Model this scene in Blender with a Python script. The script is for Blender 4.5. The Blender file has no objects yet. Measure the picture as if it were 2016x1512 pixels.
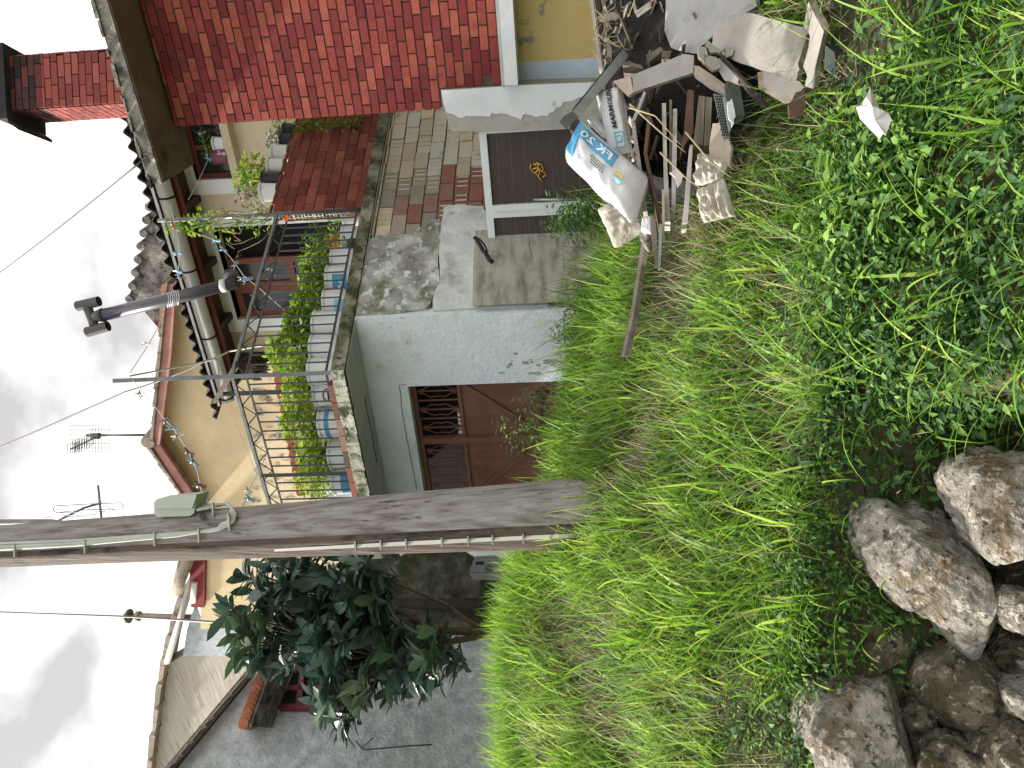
import bpy, math, random
import numpy as np
from mathutils import Vector, noise
random.seed(7); rng = np.random.default_rng(7)
scene = bpy.context.scene; col = scene.collection
V = Vector; R = math.radians

# ---------------------------------------------------------------- camera
FPX = 1500.0; PITCH = math.atan(122/1500); ROLL = 0.035
F = V((0, math.cos(PITCH), math.sin(PITCH)))
U0 = V((0, -math.sin(PITCH), math.cos(PITCH))); R0 = V((1, 0, 0))
UP = U0*math.cos(ROLL) + R0*math.sin(ROLL)
RT = R0*math.cos(ROLL) - U0*math.sin(ROLL)
cam = bpy.data.cameras.new('camera'); camo = bpy.data.objects.new('camera', cam); col.objects.link(camo)
cam.sensor_width = 36; cam.lens = FPX/2016*36; cam.clip_start = 0.05; cam.clip_end = 500
from mathutils import Matrix
m = Matrix.Identity(4)
for i, ax in enumerate((-UP, RT, -F)):
    for j in range(3): m[j][i] = ax[j]
camo.matrix_world = m; scene.camera = camo

# ---------------------------------------------------------------- sky, sun, exposure
SUN_EL, SUN_AZ = R(44), math.atan2(-0.9, 0.30)      # azimuth measured from +Y towards +X
world = bpy.data.worlds.new("World"); scene.world = world; world.use_nodes = True
nt = world.node_tree; nt.nodes.clear()
wo = nt.nodes.new('ShaderNodeOutputWorld'); bg = nt.nodes.new('ShaderNodeBackground')
sky = nt.nodes.new('ShaderNodeTexSky'); sky.sky_type = 'NISHITA'; sky.sun_disc = False
sky.sun_elevation = SUN_EL; sky.sun_rotation = SUN_AZ
tc = nt.nodes.new('ShaderNodeTexCoord'); mp = nt.nodes.new('ShaderNodeMapping'); mp.inputs['Scale'].default_value = (1.3, 1.3, 2.2)
n1 = nt.nodes.new('ShaderNodeTexNoise'); n1.inputs['Scale'].default_value = 2.6; n1.inputs['Detail'].default_value = 5; n1.inputs['Roughness'].default_value = .5
cr = nt.nodes.new('ShaderNodeValToRGB')
cr.color_ramp.elements[0].position = .35; cr.color_ramp.elements[0].color = (3.75, 3.55, 3.4, 1)
cr.color_ramp.elements[1].position = .52; cr.color_ramp.elements[1].color = (9.9, 9.6, 9.0, 1)
mix = nt.nodes.new('ShaderNodeMix'); mix.data_type = 'RGBA'; mix.inputs[0].default_value = .86
bg.inputs['Strength'].default_value = .095
L = nt.links.new
L(tc.outputs['Generated'], mp.inputs[0]); L(mp.outputs[0], n1.inputs['Vector']); L(n1.outputs[0], cr.inputs[0])
L(sky.outputs[0], mix.inputs[6]); L(cr.outputs[0], mix.inputs[7]); L(mix.outputs[2], bg.inputs[0]); L(bg.outputs[0], wo.inputs[0])
sl = bpy.data.lights.new('sun', 'SUN'); sl.energy = 4.2; sl.angle = R(3.5); sl.color = (1, .93, .82)
so = bpy.data.objects.new('sun', sl); col.objects.link(so)
sd = V((math.sin(SUN_AZ)*math.cos(SUN_EL), math.cos(SUN_AZ)*math.cos(SUN_EL), math.sin(SUN_EL)))
so.rotation_euler = sd.to_track_quat('Z', 'Y').to_euler()
scene.view_settings.view_transform = 'Standard'; scene.view_settings.look = 'None'
scene.view_settings.exposure = 1.12; scene.view_settings.gamma = 1; scene.view_settings.use_curve_mapping = False

# ---------------------------------------------------------------- turning pixels of the photo into places in the world
def ray(x, y): return F + RT*((1512-y-756)/FPX) - UP*((x-1008)/FPX)
def atY(x, y, Y): r = ray(x, y); return r*(Y/r.y)
def atZ(x, y, z): r = ray(x, y); return r*(z/r.z)
def onP(x, y, n, d): r = ray(x, y); return r*(d/r.dot(n))
Z = V((0, 0, 1))
Aw = V((-.866, .5, 0)); nA = V((.5, .866, 0))          # walls that run away to the left
Bw = V((.82, .573, 0)).normalized(); nB = V((-Bw.y, Bw.x, 0))   # walls that run away to the right
def onA(x, y, d): return onP(x, y, nA, d)
def onB(x, y, d): return onP(x, y, nB, d)
def pA(a, d, z): return Aw*a + nA*d + Z*z
def ab(dA, dB, z=0):                                    # vertical line where an A plane and a B plane meet
    det = nA.x*nB.y - nA.y*nB.x
    return V(((dA*nB.y - dB*nA.y)/det, (nA.x*dB - nB.x*dA)/det, z))

# ---------------------------------------------------------------- mesh builder
class MB:
    def __init__(s): s.v = []; s.f = []; s.c = []; s.m = []; s.sm = []
    def face(s, idx, c=.5, m=0, sm=False): s.f.append(idx); s.c.append(c); s.m.append(m); s.sm.append(sm)
    def poly(s, pts, c=.5, m=0):
        b = len(s.v); s.v += [tuple(p) for p in pts]; s.face(tuple(range(b, b+len(pts))), c, m); return s
    def prism(s, pts, off, c=.5, m=0):                  # polygon pulled along off
        b = len(s.v); n = len(pts); off = V(off)
        s.v += [tuple(p) for p in pts] + [tuple(V(p)+off) for p in pts]
        s.face(tuple(range(b, b+n)), c, m); s.face(tuple(range(b+2*n-1, b+n-1, -1)), c, m)
        for i in range(n):
            j = (i+1) % n; s.face((b+j, b+i, b+n+i, b+n+j), c, m)
        return s
    def box(s, o, ax, ay, az, c=.5, m=0):               # corner + three edge vectors
        o = V(o); ax = V(ax); ay = V(ay); az = V(az)
        return s.prism([o, o+ax, o+ax+ay, o+ay], az, c, m)
    def cbox(s, ctr, ax, ay, az, c=.5, m=0):
        ctr = V(ctr); ax = V(ax); ay = V(ay); az = V(az)
        return s.box(ctr-ax/2-ay/2-az/2, ax, ay, az, c, m)
    def beam(s, p, q, w, h, up=Z, c=.5, m=0):
        p = V(p); q = V(q); d = (q-p).normalized(); x = d.cross(V(up)).normalized(); y = x.cross(d)
        return s.box(p-x*w/2-y*h/2, x*w, y*h, q-p, c, m)
    def tube(s, pts, rad, n=8, c=.5, m=0, caps=True):
        pts = [V(p) for p in pts]; k = len(pts)
        if not hasattr(rad, '__len__'): rad = [rad]*k
        b = len(s.v); ref = None
        for i, p in enumerate(pts):
            t = (pts[min(i+1, k-1)]-pts[max(i-1, 0)]).normalized()
            if ref is None: ref = t.orthogonal().normalized()
            ref = (ref - t*ref.dot(t)).normalized(); w = t.cross(ref)
            for j in range(n):
                a = 2*math.pi*j/n; s.v.append(tuple(p + (ref*math.cos(a)+w*math.sin(a))*rad[i]))
        for i in range(k-1):
            for j in range(n):
                j2 = (j+1) % n; s.face((b+i*n+j, b+i*n+j2, b+(i+1)*n+j2, b+(i+1)*n+j), c, m, True)
        if caps: s.face(tuple(range(b+n-1, b-1, -1)), c, m); s.face(tuple(range(b+(k-1)*n, b+k*n)), c, m)
        return s
    def grid(s, P, c=.5, m=0, sm=True):                 # P[i][j] points
        b = len(s.v); ni = len(P); nj = len(P[0])
        for r_ in P: s.v += [tuple(p) for p in r_]
        for i in range(ni-1):
            for j in range(nj-1): s.face((b+i*nj+j, b+(i+1)*nj+j, b+(i+1)*nj+j+1, b+i*nj+j+1), c, m, sm)
        return s
    def build(s, name, mats, parent=None):
        if not isinstance(mats, (list, tuple)): mats = [mats]
        org = V((0, 0, 0)); p = parent
        while p is not None: org += V(p.location); p = p.parent
        if parent is None:
            a = np.array(s.v); org = V((float((a[:, 0].min()+a[:, 0].max())/2), float((a[:, 1].min()+a[:, 1].max())/2), float(a[:, 2].min())))
        me = bpy.data.meshes.new(name); me.from_pydata([(x-org.x, y-org.y, z-org.z) for x, y, z in s.v], [], s.f)
        for mt in mats: me.materials.append(mt)
        me.polygons.foreach_set('material_index', s.m); me.polygons.foreach_set('use_smooth', s.sm)
        at = me.attributes.new('col', 'FLOAT', 'FACE'); at.data.foreach_set('value', s.c); me.update()
        o = bpy.data.objects.new(name, me); col.objects.link(o)
        if parent is not None: o.parent = parent
        else: o.location = org
        return o
def npmesh(name, verts, quads, colv, mat_, parent=None, smooth=True):
    org = np.zeros(3); p = parent
    while p is not None: org += np.array(p.location); p = p.parent
    verts = verts-org
    me = bpy.data.meshes.new(name); nv = len(verts); nf = len(quads)
    me.vertices.add(nv); me.vertices.foreach_set('co', np.ascontiguousarray(verts, dtype=np.float32).ravel())
    me.loops.add(nf*4); me.loops.foreach_set('vertex_index', np.ascontiguousarray(quads, dtype=np.int32).ravel())
    me.polygons.add(nf); me.polygons.foreach_set('loop_start', np.arange(0, nf*4, 4, dtype=np.int32))
    me.polygons.foreach_set('use_smooth', np.full(nf, smooth)); me.materials.append(mat_)
    at = me.attributes.new('col', 'FLOAT', 'FACE'); at.data.foreach_set('value', np.asarray(colv, dtype=np.float32))
    me.update(calc_edges=True); o = bpy.data.objects.new(name, me); col.objects.link(o)
    if parent is not None: o.parent = parent
    return o
def tag(o, label=None, cat=None, group=None, kind=None):
    if label: o['label'] = label
    if cat: o['category'] = cat
    if group: o['group'] = group
    if kind: o['kind'] = kind
    return o
def thing(name, loc, label, cat, group=None):
    o = bpy.data.objects.new(name, None); col.objects.link(o); o.location = loc; o.empty_display_size = .1
    return tag(o, label, cat, group)
def copy_tree(o, parent=None):
    c = o.copy(); col.objects.link(c); c.parent = parent
    for ch in [x for x in bpy.data.objects if x.parent == o]: copy_tree(ch, c)
    return c
def text_mb(s, fn, size=1, mb=None, c=.5, m=0, bold=0.0, space=1.0):
    """letters as faces; fn maps the flat text x (0..width), y to a world point"""
    cu = bpy.data.curves.new('t', 'FONT'); cu.body = s; cu.size = size; cu.offset = bold; cu.space_character = space; cu.resolution_u = 2
    o = bpy.data.objects.new('t', cu); col.objects.link(o); bpy.context.view_layer.update()
    me = bpy.data.meshes.new_from_object(o); mb = mb or MB(); b = len(mb.v)
    for v in me.vertices: mb.v.append(tuple(fn(v.co.x, v.co.y)))
    for p in me.polygons: mb.face(tuple(b+i for i in p.vertices), c, m)
    bpy.data.objects.remove(o); bpy.data.curves.remove(cu); bpy.data.meshes.remove(me)
    return mb

# ---------------------------------------------------------------- materials
def mat(name, cols, attr=None, scale=6, stretch=(1, 1, 1), detail=6, rough=.85, bump=.3, bscale=60, bdist=.01,
        stains=(), metal=0, transl=0, spec=.35, attr_noise=.25, vor=None):
    m_ = bpy.data.materials.new(name); m_.use_nodes = True; t = m_.node_tree; N = t.nodes; K = t.links.new
    b = N['Principled BSDF']; b.inputs['Roughness'].default_value = rough; b.inputs['Metallic'].default_value = metal
    b.inputs['Specular IOR Level'].default_value = spec
    tcn = N.new('ShaderNodeTexCoord'); mpn = N.new('ShaderNodeMapping'); mpn.inputs['Scale'].default_value = stretch
    K(tcn.outputs['Object'], mpn.inputs[0])
    nz = N.new('ShaderNodeTexNoise'); nz.inputs['Scale'].default_value = scale; nz.inputs['Detail'].default_value = detail; nz.inputs['Roughness'].default_value = .6
    K(mpn.outputs[0], nz.inputs['Vector'])
    fac = nz.outputs[0]
    if attr:
        an = N.new('ShaderNodeAttribute'); an.attribute_name = 'col'
        ma = N.new('ShaderNodeMath'); ma.operation = 'MULTIPLY_ADD'; K(nz.outputs[0], ma.inputs[0]); ma.inputs[1].default_value = attr_noise
        s2 = N.new('ShaderNodeMath'); s2.operation = 'SUBTRACT'; K(an.outputs['Fac'], s2.inputs[0]); s2.inputs[1].default_value = attr_noise/2
        K(s2.outputs[0], ma.inputs[2]); fac = ma.outputs[0]
    rp = N.new('ShaderNodeValToRGB'); el = rp.color_ramp.elements
    if not isinstance(cols[0][0], (int, float)) or len(cols[0]) == 3:
        k = len(cols); lo, hi = (0, 1) if attr else (.3, .7)
        cols = [(lo+(hi-lo)*i/max(k-1, 1), c) for i, c in enumerate(cols)]
    while len(el) < len(cols): el.new(.5)
    for e, (p, c) in zip(el, cols): e.position = p; e.color = (*c, 1)
    K(fac, rp.inputs[0]); out = rp.outputs[0]
    for (c, sc, lo, hi, *st) in stains:
        n2 = N.new('ShaderNodeTexNoise'); n2.inputs['Scale'].default_value = sc; n2.inputs['Detail'].default_value = 8; n2.inputs['Roughness'].default_value = .62
        mp2 = N.new('ShaderNodeMapping'); mp2.inputs['Scale'].default_value = st[0] if st else (1, 1, 1)
        mp2.inputs['Location'].default_value = (sc*1.7, lo*31, hi*17); K(tcn.outputs['Object'], mp2.inputs[0]); K(mp2.outputs[0], n2.inputs['Vector'])
        mr = N.new('ShaderNodeMapRange'); mr.inputs[1].default_value = lo; mr.inputs[2].default_value = hi; K(n2.outputs[0], mr.inputs[0])
        mx = N.new('ShaderNodeMix'); mx.data_type = 'RGBA'; K(mr.outputs[0], mx.inputs[0]); K(out, mx.inputs[6]); mx.inputs[7].default_value = (*c, 1); out = mx.outputs[2]
    K(out, b.inputs['Base Color'])
    if bump:
        n3 = N.new('ShaderNodeTexNoise'); n3.inputs['Scale'].default_value = bscale; n3.inputs['Detail'].default_value = 6; n3.inputs['Roughness'].default_value = .65
        K(mpn.outputs[0], n3.inputs['Vector'])
        bp = N.new('ShaderNodeBump'); bp.inputs['Strength'].default_value = bump; bp.inputs['Distance'].default_value = bdist
        K(n3.outputs[0], bp.inputs['Height']); K(bp.outputs[0], b.inputs['Normal'])
    if transl:
        tr = N.new('ShaderNodeBsdfTranslucent'); K(out, tr.inputs[0]); ms = N.new('ShaderNodeMixShader'); ms.inputs[0].default_value = transl
        K(b.outputs[0], ms.inputs[1]); K(tr.outputs[0], ms.inputs[2]); K(ms.outputs[0], N['Material Output'].inputs[0])
    return m_
W3 = lambda g: (g, g, g)
MT = dict(
 brick=mat('brick_red', [(.14, .017, .018), (.20, .029, .027), (.26, .05, .038), (.33, .085, .058)], attr=1, rough=.8, bump=.35, bscale=90, bdist=.006, attr_noise=.75, scale=14, stains=[((.12, .02, .02), 9, .55, .8)]),
 brickc=mat('brick_chimney', [(.15, .03, .03), (.22, .045, .04), (.30, .08, .06)], attr=1, rough=.8, bump=.3, bscale=90, bdist=.006, scale=14),
 mortar=mat('mortar', [(.07, .045, .04), (.14, .10, .085)], scale=20, bump=.5),
 soot=mat('soot', [(.01, .01, .01), (.035, .03, .03)], scale=8, bump=.3),
 concrete=mat('old_concrete', [(.07, .065, .055), (.20, .19, .17), (.42, .40, .36)], scale=5, bump=.7, bscale=30, bdist=.02, stains=[((.03, .03, .026), 7, .5, .66), ((.55, .53, .48), 14, .6, .7)]),
 soffit=mat('eave_underside', [(.12, .09, .065), (.20, .16, .12)], scale=3, bump=.5, stains=[((.05, .035, .03), 4, .55, .7)]),
 slab=mat('mossy_slab', [(.10, .095, .07), (.22, .21, .16), (.34, .33, .27)], scale=5, bump=.8, bscale=30, bdist=.02, stains=[((.035, .045, .012), 5, .40, .56), ((.02, .02, .015), 16, .56, .68)]),
 slabl=mat('lit_lichen_slab', [(.24, .25, .18), (.45, .46, .38), (.6, .6, .52)], scale=7, bump=.8, bscale=30, bdist=.02, stains=[((.05, .065, .02), 6, .50, .60), ((.02, .02, .015), 18, .58, .68)]),
 under=mat('slab_underside', [(.42, .44, .42), (.54, .55, .53)], scale=3, stretch=(1, 3, 1), bump=.25, bscale=25, stains=[((.16, .18, .15), 3, .55, .75, (1, 5, 1))]),
 whitewash=mat('whitewashed_plaster', [(.62, .71, .78), (.76, .82, .87)], scale=2.5, bump=.9, bscale=22, bdist=.02, rough=.9, stains=[((.46, .53, .40), 2.6, .54, .78), ((.70, .77, .84), 5, .5, .8), ((.36, .39, .40), 7, .62, .74), ((.42, .40, .34), 1.3, .60, .85)]),
 whitegate=mat('gate_surround_plaster', [(.55, .58, .56), (.66, .68, .64)], scale=2, bump=.2, bscale=30, rough=.9, stains=[((.42, .45, .42), 2, .6, .8)]),
 rough=mat('mouldy_render', [(.13, .13, .11), (.33, .33, .30), (.62, .64, .64)], scale=5, bump=1, bscale=16, bdist=.03, stains=[((.10, .12, .05), 3.5, .52, .66), ((.62, .66, .70), 11, .55, .62), ((.05, .05, .045), 6, .6, .72)]),
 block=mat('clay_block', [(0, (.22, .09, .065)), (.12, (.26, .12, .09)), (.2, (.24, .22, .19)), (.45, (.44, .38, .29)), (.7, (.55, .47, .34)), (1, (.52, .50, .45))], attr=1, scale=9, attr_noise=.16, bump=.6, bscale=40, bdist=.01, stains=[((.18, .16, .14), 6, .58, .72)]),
 hollow=mat('hollow_brick', [(.17, .04, .03), (.25, .065, .045), (.33, .11, .075)], attr=1, scale=9, bump=.3, stains=[((.10, .035, .03), 5, .5, .75)]),
 blackhole=mat('brick_cavity', [(.012, .008, .006), (.02, .014, .01)], bump=0),
 greyplaster=mat('grey_cement', [(.28, .28, .26), (.42, .41, .38)], scale=4, bump=.3, bscale=25, stains=[((.20, .19, .17), 5, .58, .7)]),
 pilaster=mat('flaking_whitewash', [(.58, .62, .66), (.70, .73, .76)], scale=4, bump=.4, bscale=18, stains=[((.60, .50, .44), 7, .66, .72), ((.36, .36, .35), 4, .62, .66)]),
 yellow=mat('yellow_render', [(.52, .42, .25), (.64, .53, .34)], scale=1.4, bump=.25, bscale=40, stains=[((.28, .20, .10), 9, .66, .8), ((.75, .60, .36), .8, .5, .7)]),
 yellowdirty=mat('yellow_render_mould', [(.56, .47, .30), (.66, .57, .40)], scale=1.4, bump=.25, bscale=40, stains=[((.10, .09, .07), 5, .52, .66, (1, 1, .7))]),
 ochre=mat('ochre_wall', [(.50, .37, .15), (.62, .48, .22)], scale=2, bump=.2, stains=[((.24, .24, .23), 3, .60, .63)]),
 bluewash=mat('pale_blue_paint', [(.42, .52, .66), (.52, .61, .72)], scale=3, bump=.3),
 cream=mat('cream_render', [(.55, .46, .33), (.66, .57, .43)], scale=2, bump=.2, stains=[((.40, .32, .22), 4, .6, .8)]),
 white=mat('white_paint', [(.74, .75, .76), (.82, .83, .84)], scale=3, bump=.1, rough=.7),
 fascia=mat('pink_fascia', [(.30, .12, .10), (.42, .22, .20)], scale=4, bump=.15, rough=.6),
 redwood=mat('dark_red_wood', [(.09, .02, .015), (.16, .04, .028)], scale=6, stretch=(1, 1, .2), bump=.2, rough=.5),
 darkwood=mat('dark_brown_wood', [(.03, .017, .012), (.07, .04, .03)], scale=5, bump=.3),
 shutter=mat('varnished_wood', [(.14, .04, .022), (.22, .07, .035)], scale=5, stretch=(3, 3, .3), bump=.15, rough=.45),
 glass=mat('dark_glass', [(.015, .017, .018), (.04, .045, .045)], scale=2, bump=0, rough=.12, spec=.6),
 roofasb=mat('lichen_roof', [(.05, .047, .042), (.13, .12, .11), (.30, .28, .25)], scale=5, bump=.8, bscale=30, bdist=.03, stains=[((.02, .02, .02), 6, .5, .65)]),
 tile=mat('old_roof_tile', [(.20, .17, .13), (.34, .28, .22)], attr=1, scale=8, bump=.5, stains=[((.08, .08, .07), 7, .5, .7)]),
 tilered=mat('terracotta_tile', [(.30, .10, .055), (.45, .17, .10)], attr=1, scale=8, bump=.4, stains=[((.12, .07, .05), 9, .55, .7)]),
 gutter=mat('pvc_gutter', [(.30, .30, .28), (.38, .38, .35)], scale=4, bump=.05, rough=.5),
 steel=mat('painted_steel', [(.025, .03, .035), (.06, .065, .07)], scale=12, bump=.15, rough=.45, metal=.3, stains=[((.10, .05, .035), 10, .62, .75)]),
 railtop=mat('grey_steel_rail', [(.10, .11, .12), (.18, .19, .20)], scale=9, bump=.15, rough=.4, metal=.4, stains=[((.14, .08, .05), 10, .6, .75)]),
 pvc=mat('dark_pvc_pipe', [(.035, .035, .05), (.07, .06, .09)], scale=4, bump=.05, rough=.35, spec=.6),
 pvcend=mat('grey_pipe_cowl', [(.06, .06, .065), (.09, .09, .09)], scale=4, bump=.1, rough=.6),
 galv=mat('galvanised_steel', [(.20, .23, .24), (.36, .39, .40)], scale=14, bump=.1, rough=.4, metal=.7),
 galvdark=mat('dark_steel', [(.05, .055, .05), (.10, .11, .10)], scale=10, bump=.2, rough=.5, metal=.4),
 gate=mat('rusty_brown_gate', [(.13, .06, .042), (.19, .09, .06)], scale=3, bump=.2, rough=.55, stains=[((.10, .025, .018), 5, .55, .75), ((.26, .11, .07), 8, .66, .72)]),
 dark=mat('dark_interior', [(.006, .005, .005), (.012, .01, .01)], bump=0),
 siding=mat('brown_siding', [(.045, .032, .028), (.07, .052, .046)], scale=3, stretch=(1, 1, 30), bump=.5, bscale=14, bdist=.004, rough=.55),
 alu=mat('white_aluminium', [(.60, .66, .67), (.70, .75, .76)], scale=3, bump=.03, rough=.35),
 brass=mat('brass', [(.45, .25, .05), (.60, .36, .09)], scale=8, bump=.2, rough=.35, metal=.6),
 polewood=mat('weathered_skylit_pole', [(.13, .11, .10), (.27, .25, .24), (.36, .35, .35)], scale=7, stretch=(5, 5, .5), detail=9, bump=.9, bscale=12, bdist=.02, rough=.8, stains=[((.07, .055, .05), 26, .60, .68, (1, 1, .2)), ((.24, .14, .08), 4, .62, .74, (1, 1, .3))]),
 polebrown=mat('brown_shaded_pole', [(.06, .045, .038), (.14, .10, .085)], scale=7, stretch=(3, 3, .16), detail=9, bump=1, bscale=9, bdist=.03, rough=.8, stains=[((.03, .022, .02), 11, .54, .64, (1, 1, .3))]),
 boxgreen=mat('pale_green_plastic', [(.38, .44, .38), (.46, .52, .45)], scale=4, bump=.05, rough=.5),
 cablegrey=mat('grey_cable', [(.36, .38, .34), (.46, .48, .44)], scale=9, bump=.05, rough=.5),
 cabledark=mat('dark_cable', [(.03, .03, .03), (.06, .06, .06)], bump=0, rough=.5),
 cord=mat('clothes_cord', [(.35, .34, .30), (.5, .48, .44)], bump=0),
 stucco=mat('rough_grey_stucco', [(.30, .33, .36), (.60, .64, .68)], scale=9, bump=1, bscale=28, bdist=.03, stains=[((.50, .52, .54), 3, .55, .75), ((.12, .12, .11), 4, .6, .75)]),
 stuccodark=mat('dark_stucco', [(.10, .105, .11), (.20, .205, .21)], scale=10, bump=1, bscale=30, bdist=.03),
 boardcon=mat('board_marked_concrete', [(.28, .24, .20), (.44, .40, .35), (.52, .49, .44)], scale=5, stretch=(.25, .25, 7), bump=.6, bscale=6, bdist=.02, stains=[((.12, .09, .07), 9, .60, .72, (.3, .3, 5))]),
 mossy=mat('mossy_stone', [(.035, .034, .028), (.10, .095, .07), (.20, .19, .15)], scale=5, bump=1, bscale=14, bdist=.06, stains=[((.025, .045, .012), 4, .46, .62), ((.2, .19, .16), 9, .62, .7)]),
 meter=mat('meter_plastic', [(.14, .15, .15), (.19, .20, .20)], scale=6, bump=.05, rough=.35),
 bark=mat('bark', [(.06, .038, .028), (.13, .09, .065)], scale=12, bump=.6),
 leaf=mat('loquat_leaf', [(.028, .058, .048), (.07, .125, .10), (.10, .165, .095), (.20, .28, .06)], attr=1, scale=14, attr_noise=.1, bump=.25, bscale=60, rough=.42, spec=.5, transl=.12),
 balcleaf=mat('balcony_leaf', [(.06, .16, .015), (.14, .30, .02), (.30, .46, .05), (.5, .5, .1)], attr=1, scale=9, bump=0, rough=.55, transl=.35),
 drystem=mat('dry_stem', [(.16, .12, .08), (.26, .21, .15)], bump=0),
 succ=mat('grey_succulent', [(.20, .22, .19), (.38, .38, .34)], attr=1, bump=0),
 soil=mat('soil', [(.03, .028, .016), (.075, .07, .036), (.14, .125, .07)], scale=7, bump=1, bscale=20, bdist=.04, stains=[((.06, .09, .02), 5, .52, .66)]),
 grass=mat('grass', [(.04, .11, .025), (.11, .26, .032), (.23, .42, .04), (.42, .56, .11)], attr=1, scale=3, attr_noise=.3, bump=0, rough=.5, spec=.4, transl=.45),
 straw=mat('straw', [(.16, .13, .08), (.34, .29, .18), (.52, .46, .32)], attr=1, scale=3, bump=0, rough=.8, transl=.2),
 weed=mat('weed_leaf', [(.018, .055, .02), (.045, .12, .035), (.11, .24, .045), (.24, .40, .07)], attr=1, scale=3, attr_noise=.3, bump=0, rough=.68, spec=.45, transl=.35),
 rock=mat('limestone', [(.13, .12, .105), (.33, .305, .265), (.56, .52, .46)], scale=13, detail=12, bump=1, bscale=26, bdist=.09, stains=[((.20, .13, .055), 6, .54, .66), ((.62, .57, .49), 30, .54, .62), ((.07, .06, .05), 34, .56, .64), ((.055, .05, .045), 7, .60, .70)]),
 rockmoss=mat('mossy_limestone', [(.06, .05, .035), (.17, .145, .10), (.36, .32, .25)], scale=13, detail=12, bump=1, bscale=26, bdist=.09, stains=[((.075, .062, .022), 6, .46, .62), ((.50, .46, .38), 30, .58, .64), ((.03, .026, .02), 30, .55, .63), ((.04, .06, .015), 5, .58, .70)]),
 board=mat('cement_board', [(.25, .235, .215), (.37, .35, .33)], scale=7, bump=.3, bscale=50, stains=[((.28, .24, .19), 5, .58, .75)]),
 boardtan=mat('tan_board', [(.30, .25, .195), (.40, .34, .28)], scale=6, bump=.2, stains=[((.30, .24, .18), 5, .6, .75)]),
 boardedge=mat('broken_board_edge', [(.16, .13, .10), (.34, .29, .23)], scale=30, bump=.9, bscale=60),
 crackpaint=mat('cracked_plaster_sheet', [(.28, .28, .275), (.39, .39, .385)], scale=9, bump=.5, bscale=30, bdist=.01, stains=[((.16, .16, .15), 26, .655, .675, (1, 1, 1)), ((.38, .34, .27), 5, .6, .75)]),
 plank=mat('grey_timber', [(.07, .058, .045), (.15, .13, .10), (.24, .215, .18)], scale=8, stretch=(.4, 3, 3), bump=.5, bscale=20),
 plankbrown=mat('brown_timber', [(.07, .04, .03), (.15, .09, .065)], scale=8, bump=.4),
 plankdark=mat('dark_timber', [(.02, .016, .013), (.05, .04, .032)], scale=8, bump=.4),
 strip=mat('pale_strip', [(.34, .32, .30), (.50, .48, .46)], scale=12, bump=.3, stains=[((.2, .17, .14), 12, .55, .7)]),
 sack=mat('woven_white_sack', [(.48, .49, .52), (.60, .61, .64)], scale=3, bump=.5, bscale=12, bdist=.02, rough=.5, stains=[((.48, .44, .38), 4, .62, .8)]),
 sackdirty=mat('dirty_white_sack', [(.26, .23, .19), (.50, .47, .42)], scale=5, bump=.8, bscale=14, bdist=.03, rough=.6),
 blue=mat('sack_blue_print', [(.05, .27, .48), (.08, .32, .54)], scale=3, bump=.3, bscale=12, bdist=.02, rough=.5),
 ink=mat('black_print', [(.02, .02, .02), (.03, .03, .03)], bump=0),
 paleink=mat('white_print', [(.62, .68, .74), (.70, .75, .80)], bump=0),
 lightblue=mat('light_blue_print', [(.22, .52, .66), (.28, .58, .70)], bump=0),
 yellowp=mat('yellow_print', [(.75, .50, .06), (.8, .56, .1)], bump=0),
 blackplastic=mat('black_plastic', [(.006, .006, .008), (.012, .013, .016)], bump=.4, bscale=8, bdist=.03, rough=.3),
 pailw=mat('white_pail', [(.62, .66, .68), (.76, .79, .80)], scale=4, bump=.1, rough=.45, stains=[((.40, .42, .40), 7, .6, .75)]),
 paildark=mat('black_pot', [(.02, .022, .024), (.04, .04, .045)], rough=.5, bump=.1),
 plum=mat('plum_pot', [(.16, .04, .08), (.24, .07, .12)], rough=.5, bump=.1),
 terra=mat('terracotta_pot', [(.30, .07, .04), (.42, .11, .06)], rough=.7, bump=.2),
 pinb=mat('blue_peg', [(.10, .30, .50), (.16, .38, .58)], rough=.4, bump=0),
 pinr=mat('red_peg', [(.45, .06, .05), (.55, .10, .08)], rough=.4, bump=0),
 pinw=mat('pale_peg', [(.5, .48, .44), (.62, .60, .56)], rough=.4, bump=0),
 pinbr=mat('brown_peg', [(.10, .06, .045), (.16, .10, .07)], rough=.5, bump=0),
 paper=mat('wet_paper', [(.40, .40, .40), (.56, .56, .55)], scale=6, bump=.3),
 orange=mat('orange_flower', [(.7, .10, .02), (.85, .22, .03)], bump=0),
 antenna=mat('antenna_metal', [(.10, .10, .12), (.2, .2, .2)], bump=0, metal=.5, rough=.4),
 tape=mat('silver_tape', [(.45, .50, .52), (.68, .70, .70)], scale=30, bump=.6, bscale=50, rough=.4),
)
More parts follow.
